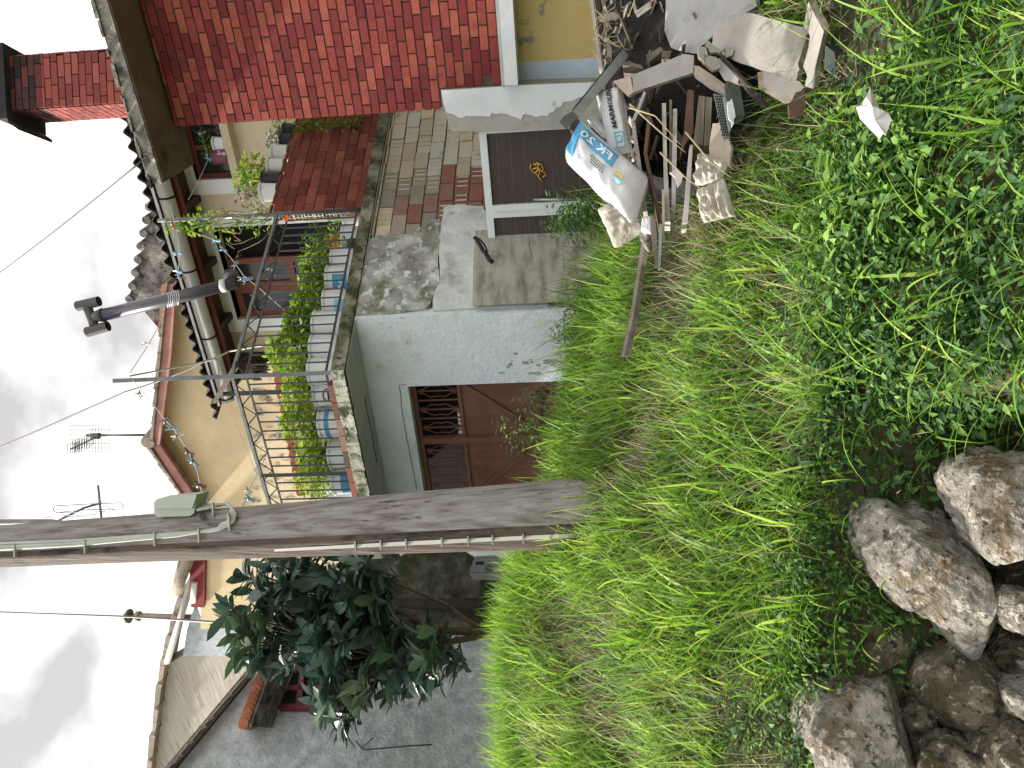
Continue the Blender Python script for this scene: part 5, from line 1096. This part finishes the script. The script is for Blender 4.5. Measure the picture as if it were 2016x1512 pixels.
# on top of the hollow brick parapet
zp = zS+.935
def onpar(y, x=520): o_ = V((K.x, K.y, 0))+nB*.125; r = ray(x, y); q_ = r.x/r.y; t = (q_*o_.y-o_.x)/(Bw.x-q_*Bw.y); p = o_+Bw*t; return V((p.x, p.y, zp))
GP = 'pots on top of the hollow brick parapet'
potted(onpar(379), .095, .17, 'pailw', 'white pail at the open end of the brick parapet', (.17, .40, 90, .03, .05, .35, 'succ', .1), group=GP)
potted(onpar(355), .09, .19, 'paildark', 'black pot second on the brick parapet', (.15, .35, 120, .03, .06, .4), group=GP)
potted(onpar(331), .095, .17, 'pailw', 'white pail with wire handle third on the brick parapet', (.13, .30, 170, .05, .08, .7), group=GP)
potted(onpar(305), .10, .17, 'pailw', 'plain white pail fourth on the brick parapet', None, group=GP)
potted(onpar(280), .085, .12, 'paildark', 'dark brown pot of grey rosettes on the parapet near the bricks', (.14, .16, 130, .03, .05, .5, 'succ'), group=GP)
p_ = onpar(262); t = potted(p_+V((0, -.0, -.0)), .09, .12, 'paildark', 'trailing succulent pot at the brick house corner of the parapet', (.16, .2, 150, .02, .04, .5), group=GP)
foliage(t, (p_.x, p_.y-.12, p_.z-.75), .12, .8, 190, .03, .09, .35, 'balcleaf', .5, .3)
ws = lambda y: pA(aW(430, y, 8.5), 8.52, w1[2]+.002)
potted(ws(284), .08, .13, 'pailw', 'white pot with fern on the right windowsill', (.14, .2, 130, .03, .06, .2), group='pots on the windowsill')
potted(ws(306), .10, .16, 'plum', 'plum coloured pot on the right windowsill', (.11, .12, 50, .03, .05, .3), group='pots on the windowsill')
p_ = onpar(300)+nA*.9; potted(V((p_.x, p_.y, zt_)), .14, .55, 'paildark', 'tall dark tub behind the parapet with bushy conifer', (.28, .75, 700, .02, .045, .35, 'balcleaf', 0, .4), group=GP)
# dry climber wound round the tall post
cl = thing('climbing_plant', tuple(qr+Z*zS), 'straggly half dry climber wound round the tall post', 'plant'); mb = MB()
for k_ in range(9):
    p = qr+Z*(zr1-.1+k_*.02); q_ = [p]
    for j in range(9): p = p+V((random.uniform(-.09, .07), random.uniform(-.06, .06), random.uniform(.02, .15) if j < 6 else random.uniform(-.1, .06))); q_.append(p)
    mb.tube(q_, .004, 5)
mb.build('stems', MT['drystem'], cl)
for dz_, rx, n_ in ((.15, .16, 60), (.45, .18, 70), (.75, .14, 60), (1.0, .09, 40)): foliage(cl, tuple(qr+Z*(zr1+dz_-.1)+V((-.05, 0, 0))), rx, .28, n_, .03, .06, .5)
of = atY(566, 430, 6.9); fl_ = thing('orange_flower', tuple(of), 'single orange flower behind the railing by the bricks', 'flower')
B = np.tile(np.array(of), (9, 1)); az = np.linspace(0, 6.28, 9); v, q, k = leaves_np(B, np.stack([np.cos(az)*.5, -np.ones(9)*.3, np.sin(az)*.5+.3], 1), np.tile([0, -1., .2], (9, 1)), np.full(9, .035), np.full(9, .022)); npmesh('petals', v, q, np.full(len(q), .5), MT['orange'], fl_)
MB().tube([of, (of.x, of.y+.05, zt_+.2)], .004, 5).build('stem', MT['drystem'], fl_)
for (x, y, lab) in ((572, 838, 'upper yellow green succulent rosette on the far cornice'), (566, 860, 'lower yellow green succulent rosette on the far cornice')):
    p = onA(x, y, 10.4); N = 40; az = rng.uniform(0, 6.28, N); el = rng.uniform(0, 1.3, N); v, q, k = leaves_np(np.tile(np.array(p), (N, 1)), np.stack([np.cos(az)*np.cos(el), np.sin(az)*np.cos(el), np.sin(el)], 1), np.tile([0, 0, 1.], (N, 1))+rng.normal(0, .1, (N, 3)), np.full(N, .11), np.full(N, .03)); o_ = npmesh('succulent', v-np.array(p), q, np.full(len(q), .8), MT['balcleaf']); o_.location = p; tag(o_, lab, 'plant')

# ================================================================ debris pile
def slab(name, pix, Ys, thick, mt, lab=None, cat=None, edge=None, back=None, par=None, group=None, jagn=0, jamp=1.5):
    if not hasattr(Ys, '__len__'): Ys = [Ys]*len(pix)
    pix2 = []; Y2 = []
    for i, p in enumerate(pix):
        q_ = pix[(i+1) % len(pix)]; yq_ = Ys[(i+1) % len(pix)]
        pix2.append(p); Y2.append(Ys[i])
        for k_ in range(jagn):
            f = (k_+1)/(jagn+1); pix2.append((p[0]+(q_[0]-p[0])*f+random.uniform(-jamp, jamp), p[1]+(q_[1]-p[1])*f+random.uniform(-jamp, jamp))); Y2.append(Ys[i]+(yq_-Ys[i])*f)
    P = [atY(x, y, Y) for (x, y), Y in zip(pix2, Y2)]
    if name != 'web0':
        A = np.array([tuple(p) for p in P]); c0 = A.mean(0); n0 = np.linalg.svd(A-c0)[2][2]
        if abs(n0@np.array(c0))/np.linalg.norm(c0) > .12: P = [ray(x, y)*float((c0@n0)/(np.array(ray(x, y))@n0)) for x, y in pix2]
    n_ = V((0, 0, 0)); 
    for i in range(len(P)): n_ += P[i].cross(P[(i+1) % len(P)])
    c_ = sum(P, V((0, 0, 0)))/len(P); n_ = sum(((P[i]-c_).cross(P[(i+1) % len(P)]-c_) for i in range(len(P))), V((0, 0, 0))).normalized()
    if n_.dot(c_) < 0: n_ = -n_
    off = V(back)*thick if back else n_*thick
    mb = MB(); b = len(P); mb.v = [tuple(p) for p in P]+[tuple(p+off) for p in P]
    mb.face(tuple(range(b)), .5, 0); mb.face(tuple(range(2*b-1, b-1, -1)), .5, 0)
    for i in range(b): j = (i+1) % b; mb.face((j, i, b+i, b+j), .5, 1 if edge else 0)
    o_ = mb.build(name, [MT[mt], MT[edge]] if edge else MT[mt], par)
    if lab: tag(o_, lab, cat, group)
    return o_
GD = 'boards dumped on the debris pile'
slab('broken_sheet', [(1311, -12), (1483, -18), (1490, 12), (1460, 31), (1437, 40), (1433, 50), (1410, 57), (1400, 74), (1381, 90), (1376, 106), (1347, 103), (1321, 94), (1308, 60)], [3.0, 2.75, 2.7, 2.7, 2.75, 2.78, 2.85, 2.9, 2.92, 2.95, 3.0, 3.05, 3.02], .02, 'crackpaint', 'large grey plaster sheet with torn edge and fine cracks', 'broken sheet', 'boardedge', group=GD, jagn=2, jamp=1)
slab('cement_board', [(1477, 25), (1588, 56), (1591, 64), (1571, 124), (1574, 136), (1567, 158), (1548, 153), (1517, 143), (1483, 132), (1445, 119), (1426, 110), (1400, 92), (1406, 60), (1432, 40), (1437, 30)], [2.62, 2.4, 2.4, 2.4, 2.42, 2.4, 2.45, 2.5, 2.58, 2.66, 2.7, 2.78, 2.78, 2.72, 2.7], .022, 'board', 'biggest flat pale cement board with a ragged lower edge', 'board', 'boardedge', group=GD, jagn=2, jamp=1.2)
slab('cement_board', [(1591, 3), (1622, 62), (1604, 138), (1602, 175), (1585, 169), (1589, 151), (1581, 131), (1595, 72), (1582, 52)], [2.3, 2.28, 2.3, 2.3, 2.32, 2.33, 2.35, 2.36, 2.38], .028, 'board', 'narrow pale board standing under the biggest flat one', 'board', 'boardedge', back=V((.55, .3, -.65)).normalized(), group=GD, jagn=1)
slab('insulation_block', [(1252, -14), (1291, -16), (1272, 79), (1233, 61)], [3.25, 3.15, 3.15, 3.2], .12, 'boardtan', 'thick tan block lying on top of the pile near the frame edge', 'block', 'boardedge', back=V((.15, .8, -.55)).normalized(), group=GD)
slab('insulation_block', [(1291, -16), (1312, -16), (1309, 91), (1283, 85), (1272, 79)], [3.12, 3.10, 3.1, 3.12, 3.13], .10, 'plank', 'brown layered slab directly under the tan block', 'slab', 'boardedge', back=V((.15, .9, -.35)).normalized(), group=GD)
slab('slanting_board', [(1245, 148), (1346, 106), (1366, 109), (1365, 143), (1247, 181)], [2.95, 2.85, 2.83, 2.83, 2.93], .018, 'board', 'long bent grey panel strip slanting across the pile middle', 'panel', 'boardedge', group=GD)
slab('folded_flap', [(1206, 160), (1241, 150), (1247, 181), (1236, 190)], [3.05, 2.97, 2.94, 2.95], .012, 'boardtan', 'folded brown flap at the end of the bent grey panel', 'panel', 'boardedge', group=GD)
slab('broken_board', [(1367, 128), (1376, 130), (1428, 166), (1430, 186), (1396, 168), (1366, 146)], [2.8, 2.8, 2.7, 2.68, 2.72, 2.8], .018, 'boardtan', 'short dark faced board under the joint of the sheets', 'board', 'strip', group=GD, jagn=1)
slab('broken_board', [(1402, 119), (1420, 112), (1440, 130), (1456, 152), (1452, 165), (1426, 158)], [2.72, 2.7, 2.65, 2.6, 2.62, 2.66], .02, 'board', 'wedge shaped pale board fragment beside the dark gap', 'board', 'boardedge', group=GD, jagn=1)
tag(MB().beam(atY(1420, 114, 2.7), atY(1520, 224, 2.48), .022, .012).build('stick', MT['plankdark']), 'dark stick poking down from the wedge fragment', 'stick')
slab('cement_board', [(1502, 140), (1574, 160), (1583, 172), (1557, 202), (1505, 172)], [2.45, 2.38, 2.36, 2.38, 2.44], .02, 'board', 'shaded small board tucked under the biggest flat board', 'board', 'boardedge', group=GD, back=V((.1, .7, .7)).normalized())
slab('cardboard_piece', [(1567, 182), (1585, 175), (1586, 200), (1581, 223), (1554, 232), (1552, 206)], 2.30, .008, 'plankbrown', 'dark brown curled piece on the grass under the boards', 'debris', jagn=1)
for ps, lab in (([(1376, 90), (1390, 94), (1394, 112), (1386, 124), (1376, 112)], 'small crumbling plaster lump at the joint of the sheets'), ([(1392, 78), (1424, 100), (1418, 104), (1400, 104), (1390, 92)], 'curved pale flake beside the plaster lump'), ([(1386, 106), (1410, 112), (1420, 132), (1404, 138), (1388, 124)], 'pale torn flake under the plaster lump'), ([(1426, 94), (1446, 96), (1444, 108), (1430, 112)], 'little white shell like flake on the biggest board')):
    slab('plaster_fragment', ps, 2.66, .02, 'board', lab, 'fragment', 'boardedge', jagn=2, jamp=2)
# metal pieces
ch_ = thing('metal_channel', tuple(atY(1170, 200, 3.05)), 'long galvanised channel sticking out over the bags', 'metal channel')
slab('web', [(1128, 218), (1229, 92), (1242, 106), (1139, 231)], [2.95, 3.2, 3.18, 2.93], .004, 'galv', par=ch_); slab('flange', [(1126, 216), (1228, 90), (1229, 92), (1128, 218)], [2.95, 3.2, 3.24, 2.99], .05, 'galvdark', par=ch_, back=V((0, .8, -.6)))
slab('cut_end', [(1101, 241), (1110, 229), (1128, 218), (1139, 230), (1130, 238), (1113, 254)], [2.92, 2.93, 2.95, 2.93, 2.92, 2.9], .004, 'galvdark', par=ch_)
al_ = thing('metal_angle', tuple(atY(1640, 100, 2.3)), 'short galvanised angle piece at the far end of the pile', 'metal angle')
slab('face', [(1626, 90), (1643, 103), (1645, 151), (1624, 134)], 2.25, .004, 'galv', par=al_); slab('face', [(1631, 74), (1647, 84), (1666, 105), (1643, 105), (1626, 92)], [2.35, 2.35, 2.3, 2.26, 2.27], .004, 'galvdark', par=al_)
slab('metal_channel', [(1430, 160), (1457, 170), (1466, 225), (1447, 232), (1440, 200)], [2.5, 2.5, 2.45, 2.45, 2.47], .03, 'galvdark', 'dark bent steel profile next to the perforated strip', 'metal channel')
pm_ = thing('perforated_metal', tuple(atY(1420, 210, 2.52)), 'perforated metal strip full of round holes', 'metal strip')
slab('sheet', [(1405, 184), (1430, 190), (1438, 270), (1424, 276)], [2.52, 2.52, 2.45, 2.45], .003, 'galv', par=pm_)
for i in range(15):
    for j in range(4):
        if (i*4+j) < 60:
            x = 1410+i*5.4; y = 190+j*6+(3 if i % 2 else 0)+i*0; f = (x-1405)/33
            yy = 190+i*5.4; xx = 1409+(yy-190)*.17+j*4.6+(2.3 if i % 2 else 0)
            c_ = atY(xx, yy, 2.515-(yy-186)/85*.07-.004); MB().tube([c_, c_+V((0, .003, 0))], .0028, 6).build('hole', MT['dark'], pm_)
slab('foil_scrap', [(1432, 200), (1441, 194), (1448, 230), (1441, 250), (1433, 225)], 2.42, .006, 'tape', 'crumpled shiny foil scrap beside the perforated strip', 'foil', jagn=2, jamp=2)
slab('metal_strip', [(1424, 190), (1430, 192), (1440, 250), (1436, 262)], 2.44, .01, 'galv', 'thin bright metal strip beside the foil scrap', 'metal strip')
# boards seen edge on, pushed back into the pile
bk = V((.05, 1, -.12)).normalized()
def edgeb(pix, Y, d, mt, lab, name='board_strip'): return slab(name, pix, Y, d, mt, lab, 'board', back=bk, group=GD, jagn=1, jamp=.8)
edgeb([(1242, 237), (1250, 240), (1274, 415), (1266, 417)], [2.93, 2.93, 2.9, 2.9], .30, 'strip', 'topmost thin pale board edge under the two sacks')
edgeb([(1267, 180), (1272, 182), (1250, 238), (1243, 238)], [2.9, 2.9, 2.93, 2.93], .25, 'strip', 'short pale board rising to the bent panel')
edgeb([(1275, 228), (1281, 230), (1274, 300), (1293, 385), (1303, 440), (1296, 442), (1286, 388), (1267, 300)], 2.88, .25, 'plankbrown', 'bowed brown board below the topmost pale edge')
edgeb([(1303, 203), (1311, 203), (1314, 330), (1320, 432), (1308, 432)], 2.8, .3, 'strip', 'long pale board edge in mid pile')
edgeb([(1318, 196), (1323, 196), (1323, 340), (1317, 340)], 2.82, .3, 'plank', 'shorter grey board edge right beside the long pale one')
edgeb([(1325, 214), (1333, 214), (1330, 405), (1322, 405)], 2.78, .3, 'strip', 'second long pale board edge below mid pile')
edgeb([(1358, 285), (1364, 285), (1354, 438), (1344, 440)], 2.65, .25, 'strip', 'lowest pale board edge leaning by the crumpled wrap')
edgeb([(1303, 372), (1308, 374), (1308, 480), (1304, 478)], 2.72, .1, 'boardtan', 'thin light splinter sticking out towards the grass')
edgeb([(1354, 176), (1366, 178), (1365, 262), (1348, 285), (1338, 312), (1346, 260)], 2.75, .25, 'plankbrown', 'reddish brown board end in mid pile')
edgeb([(1376, 188), (1388, 190), (1384, 286), (1365, 282)], 2.68, .25, 'plank', 'wide grey weathered plank with raised grain')
edgeb([(1390, 190), (1402, 192), (1398, 285), (1386, 286)], 2.66, .25, 'plank', 'second grey weathered plank below the first')
slab('cardboard_piece', [(1403, 243), (1420, 240), (1440, 290), (1436, 325), (1400, 335), (1396, 290)], [2.6, 2.58, 2.5, 2.5, 2.55, 2.6], .01, 'boardtan', 'tan cardboard piece under the weathered planks', 'cardboard', jagn=1)
edgeb([(1160, -16), (1166, -16), (1186, 132), (1178, 134)], 3.45, .08, 'strip', 'pale capping board along the top of the pile')
edgeb([(1169, -16), (1180, -16), (1194, 130), (1188, 134)], 3.42, .3, 'plankdark', 'dark board under the pale capping board')
edgeb([(1184, -16), (1192, -16), (1196, 110), (1190, 114)], 3.36, .2, 'plank', 'third board edge under the capping board')
edgeb([(1194, 70), (1206, 72), (1204, 116), (1196, 114)], 3.3, .15, 'board', 'short pale offcut under the capping boards')
edgeb([(1224, 120), (1262, 128), (1268, 136), (1226, 128)], 3.0, .2, 'plank', 'grey timber offcut behind the channel')
edgeb([(1272, 108), (1300, 92), (1306, 98), (1278, 122)], 3.02, .2, 'plank', 'short grey batten right under the tan block')
edgeb([(1304, 100), (1322, 100), (1318, 116), (1302, 112)], 3.0, .15, 'plank', 'stub of batten under the brown slab')
edgeb([(1290, 150), (1296, 152), (1280, 205), (1274, 203)], 2.98, .05, 'plankbrown', 'thin brown lath inside the pile opening')
edgeb([(1280, 426), (1290, 430), (1296, 520), (1290, 525), (1282, 470)], 2.72, .1, 'plank', 'lower pale batten beside the long plank')
edgeb([(1298, 440), (1304, 442), (1300, 530), (1295, 528)], 2.70, .06, 'galv', 'thin whitish edge strip ending in the grass')
edgeb([(1150, 280), (1156, 284), (1120, 312), (1116, 310)], 3.2, .03, 'plankbrown', 'thin lath behind the blue print sack')
edgeb([(1132, 226), (1140, 236), (1128, 258), (1120, 254)], 3.2, .1, 'plankdark', 'dark batten below the galvanised channel')
pk = MB(); A_, B_ = [(1281, 425), (1271, 470), (1263, 520), (1247, 625), (1229, 700)], [(1288, 428), (1279, 472), (1272, 522), (1257, 628), (1240, 703)]
for i in range(4):
    Ya, Yb_ = 2.85-.0*i+(i*.08), 2.85+((i+1)*.08); pk.prism([atY(*A_[i], Ya), atY(*A_[i+1], Yb_), atY(*B_[i+1], Yb_), atY(*B_[i], Ya)], V((0, .03, .012)))
tag(pk.build('long_plank', mat('wet_grey_timber', [(.035, .028, .022), (.09, .075, .06)], scale=12, bump=.5)), 'long dark brown plank slanting out of the pile over the grass', 'plank')
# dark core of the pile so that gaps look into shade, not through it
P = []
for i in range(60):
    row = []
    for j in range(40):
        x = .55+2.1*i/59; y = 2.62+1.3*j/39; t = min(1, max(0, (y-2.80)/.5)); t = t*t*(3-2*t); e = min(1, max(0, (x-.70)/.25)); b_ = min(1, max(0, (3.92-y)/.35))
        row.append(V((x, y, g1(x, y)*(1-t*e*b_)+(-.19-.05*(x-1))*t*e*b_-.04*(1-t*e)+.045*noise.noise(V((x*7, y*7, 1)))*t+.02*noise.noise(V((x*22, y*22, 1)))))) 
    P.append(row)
tag(MB().grid(P).build('shade_core', mat('shade_dark_rubble', [(.008, .007, .006), (.03, .026, .022)], scale=9, bump=1, bscale=22, bdist=.04)), 'dark rubble core added under the boards and sacks, blackened for the shade in gaps', 'rubble')
mb = MB()
for k in range(420):                                            # crumbs and splinters over the heap
    x = random.uniform(.8, 2.3); y = random.uniform(2.62, 3.5); t = min(1, max(0, (y-2.80)/.5)); t = t*t*(3-2*t); z_ = g1(x, y)*(1-t)+(-.19-.05*(x-1))*t
    a = V((random.uniform(-1, 1), random.uniform(-1, 1), random.uniform(-.4, .4))).normalized(); b_ = a.cross(V((random.random(), random.random(), 1))).normalized(); c_ = a.cross(b_)
    l_ = random.choice([.02, .03, .05, .14]); mb.cbox((x, y, z_+.02), a*l_*random.uniform(.6, 1.3), b_*random.uniform(.008, .03), c_*random.uniform(.004, .012), random.random())
o_ = mb.build('rubble_crumbs', mat('rubble_crumb', [(.05, .035, .025), (.18, .15, .12), (.42, .40, .36)], attr=1, scale=20, bump=.4)); tag(o_, kind='stuff')
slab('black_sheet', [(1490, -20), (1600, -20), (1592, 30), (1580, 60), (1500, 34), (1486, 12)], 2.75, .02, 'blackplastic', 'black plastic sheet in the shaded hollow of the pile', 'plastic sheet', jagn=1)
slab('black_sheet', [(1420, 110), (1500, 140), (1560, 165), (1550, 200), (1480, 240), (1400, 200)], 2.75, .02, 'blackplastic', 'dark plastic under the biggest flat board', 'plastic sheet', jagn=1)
# sacks
def sack(name, lab, c4, Ys, bulge, mt, par=None, nu=26, nv=18, seed=1, fold=1.0):
    """pillow between four corner pixels (start-left, end-left, end-right, start-right); returns a surface map (u along, v across)"""
    Q = [atY(x, y, Y) for (x, y), Y in zip(c4, Ys)]; n_ = (Q[1]-Q[0]).cross(Q[3]-Q[0]).normalized()
    if n_.y > 0: n_ = -n_
    def surf(u_, v_, side=1, lift=0):
        p = (Q[0]*(1-u_)+Q[1]*u_)*(1-v_)+(Q[3]*(1-u_)+Q[2]*u_)*v_
        e = (max(0, 1-(2*u_-1)**4)*max(0, 1-(2*v_-1)**4))**.5
        w_ = noise.noise(V((u_*4+seed, v_*3, side)))*.22+noise.noise(V((u_*11+seed, v_*4, side)))*.12*fold
        p = p+n_*side*bulge*e*(1+w_)+n_*lift; return p+(Q[3]-Q[0])*.03*noise.noise(V((u_*5, v_*5, seed)))
    mb = MB()
    for side in (1, -1): mb.grid([[surf(i/nu, j/nv, side) for j in range(nv+1)] for i in range(nu+1)])
    o_ = mb.build(name, MT[mt], par)
    if lab: tag(o_, lab, 'sack')
    return surf, o_
s1 = thing('cement_sack', tuple(atY(1250, 400, 2.95)), 'full white sack with blue band reading FK 20 upside down', 'sack')
surf, _ = sack('bag', None, [(1248, 452), (1114, 318), (1146, 240), (1277, 350)], [2.80, 2.98, 3.02, 2.82], .10, 'sack', s1, seed=2)
surf, _ = surf, _
def patch_on(par, name, u0, u1, v0, v1, mt, lift=.004, n=14, sf=None):
    sf = sf or surf; return MB().grid([[sf(u0+(u1-u0)*i/n, v0+(v1-v0)*j/8, 1, lift) for j in range(9)] for i in range(n+1)]).build(name, MT[mt], par)
patch_on(s1, 'blue_band', .30, .93, .60, .90, 'blue')
patch_on(s1, 'blue_top', .80, .985, .16, .60, 'blue', .0045)
tx = text_mb('FK 20', lambda x, y: surf(.34+x*.62, .66+y*.95*.23, 1, .008), 1.0*.30 if False else 1.0, bold=.03, space=1.05) if False else None
def txt(par, s_, u0, v0, du, dv, mt, sf, lift=.008, bold=.02, flipv=False, name='lettering'):
    w_ = None
    return text_mb(s_, lambda x, y: sf(u0+x*du, v0+y*dv, 1, lift), 1, bold=bold).build(name, MT[mt], par)
txt(s1, 'FK 20', .33, .665, .19, .235, 'paleink', surf, bold=.025)
mb = MB()
rp_ = random.Random(5)
for k_ in range(4):
    u_ = .36
    while u_ < .56:
        w_ = rp_.uniform(.012, .03); v_ = .36+.045*k_; mb.grid([[surf(u_+w_*a_, v_+.018*b_, 1, .006) for b_ in (0, 1)] for a_ in (0, 1)]); u_ += w_+.008
mb.build('small_print', MT['ink'], s1)
P = [surf(.20+.055*math.cos(t*.35), .52+.10*math.sin(t*.35), 1, .006) for t in range(9)]; MB().poly(P).build('yellow_half_disc', MT['yellowp'], s1)
P = [surf(.20+.055*math.cos(t*.35+math.pi), .52+.10*math.sin(t*.35+math.pi), 1, .006) for t in range(9)]; MB().poly(P).build('blue_half_disc', MT['lightblue'], s1)
surf2, _ = sack('tied_sack', 'dirty cream sack slumped below the blue banded sack', [(1210, 488), (1176, 412), (1240, 400), (1272, 452)], [2.85, 2.9, 2.85, 2.82], .06, 'sackdirty', seed=7, fold=2)
s3 = thing('plaster_sack', tuple(atY(1240, 300, 2.95)), 'flat white sack lettered MARMOLINE leaning behind the blue one', 'sack')
surf3, _ = sack('bag', None, [(1200, 306), (1172, 178), (1226, 172), (1246, 300)], [2.98, 3.12, 3.06, 2.94], .035, 'sack', s3, seed=11, fold=.6)
txt(s3, 'MARMOLINE', .27, .50, .105, -.16, 'ink', lambda u_, v_, s_, l: surf3(u_, v_, s_, l+.002), bold=.035) if False else text_mb('MARMOLINE', lambda x, y: surf3(.30+x*.118, .62-y*.26, 1, .006), 1, bold=.035).build('lettering', MT['ink'], s3)
mb = MB()
for (u0, v0, u1, v1) in ((.05, .45, .05, .80), (.24, .45, .24, .80), (.05, .45, .24, .45), (.05, .80, .24, .80), (.11, .52, .11, .72), (.11, .72, .19, .72), (.19, .52, .19, .72), (.11, .58, .15, .52)): mb.tube([surf3(u0+(u1-u0)*t/4, v0+(v1-v0)*t/4, 1, .003) for t in range(5)], .0028, 5)
mb.build('square_logo', MT['lightblue'], s3)
patch_on(s3, 'stained_side', .02, .97, .84, .98, 'sackdirty', .004, sf=surf3)
sack('plastic_wrap', 'crumpled translucent white plastic between the two sacks', [(1192, 276), (1162, 242), (1176, 228), (1196, 262)], [3.0, 3.08, 3.08, 3.0], .04, 'sack', seed=21, fold=4)
sack('plastic_wrap', 'crumpled white wrapping lying low beside the grass', [(1448, 425), (1385, 440), (1372, 372), (1425, 350)], [2.52, 2.6, 2.62, 2.5], .03, 'sackdirty', seed=31, fold=9)
sack('plastic_wrap', 'crumpled white wrapping just right of the lower one', [(1418, 362), (1368, 366), (1380, 300), (1436, 318)], [2.52, 2.6, 2.62, 2.5], .028, 'sackdirty', seed=35, fold=9)
sack('plastic_wrap', 'small bluish plastic scrap under the cream sack', [(1284, 462), (1264, 458), (1266, 426), (1284, 426)], [2.76, 2.8, 2.8, 2.76], .015, 'sack', seed=33, fold=3)
slab('paper_scrap', [(1318, 340), (1334, 332), (1346, 344), (1340, 362), (1334, 370), (1330, 350)], 2.7, .006, 'paper', 'white curled paper scrap between the board edges', 'paper')
rock([(1262, 440), (1284, 430), (1290, 470), (1280, 500), (1262, 480)], 2.75, .15, 'rock', 'pale stone under the cream sack', 41)
LP = [atY(x, y, Y) for (x, y), Y in zip([(1713, 170), (1705, 190), (1697, 205), (1686, 211), (1693, 232), (1712, 252), (1732, 272), (1740, 262), (1744, 266), (1756, 235), (1748, 222), (1732, 214)], [1.98, 1.96, 2.0, 2.02, 2.0, 1.97, 1.95, 1.93, 1.94, 1.93, 1.95, 1.96])]
lm = MB(); up_ = [atY(1716, 208, 1.93), atY(1722, 236, 1.955)]
for k_ in range(12):
    a_, b_ = LP[k_], LP[(k_+1) % 12]; c_ = up_[0] if k_ < 3 or k_ > 9 else up_[1]; lm.prism([a_, b_, c_], V((.002, .012, -.004)))
lm.prism([LP[3], up_[0], up_[1]], V((.002, .012, -.004))).prism([LP[10], up_[1], up_[0]], V((.002, .012, -.004)))
tag(lm.build('white_litter', MT['paper']), 'torn creased piece of white board lying alone in the weeds', 'litter')
mb = MB()
for k_ in range(7):
    p = atY(random.uniform(1185, 1235), random.uniform(5, 100), 3.1); q_ = [p]
    for j in range(6): p = p+V((random.uniform(-.06, .06), random.uniform(-.04, .04), random.uniform(-.06, .05))); q_.append(p)
    mb.tube(q_, .0018, 4)
tag(mb.build('root_tangle', MT['straw']), 'tangle of pale dry roots over the boards', 'roots')
mb = MB()
for a_, b_, c_ in (((1240, 205), (1300, 260), (1350, 300)), ((1240, 212), (1290, 228), (1340, 285)), ((1300, 300), (1350, 350), (1420, 400)), ((1350, 260), (1400, 320), (1440, 350))): mb.tube([atY(*a_, 2.6), atY(*b_, 2.5), atY(*c_, 2.45)], [.0035, .0022, .001], 5)
tag(mb.build('dry_stalks', MT['straw']), 'dry bent stalks crossing in front of the board edges', 'stalks')
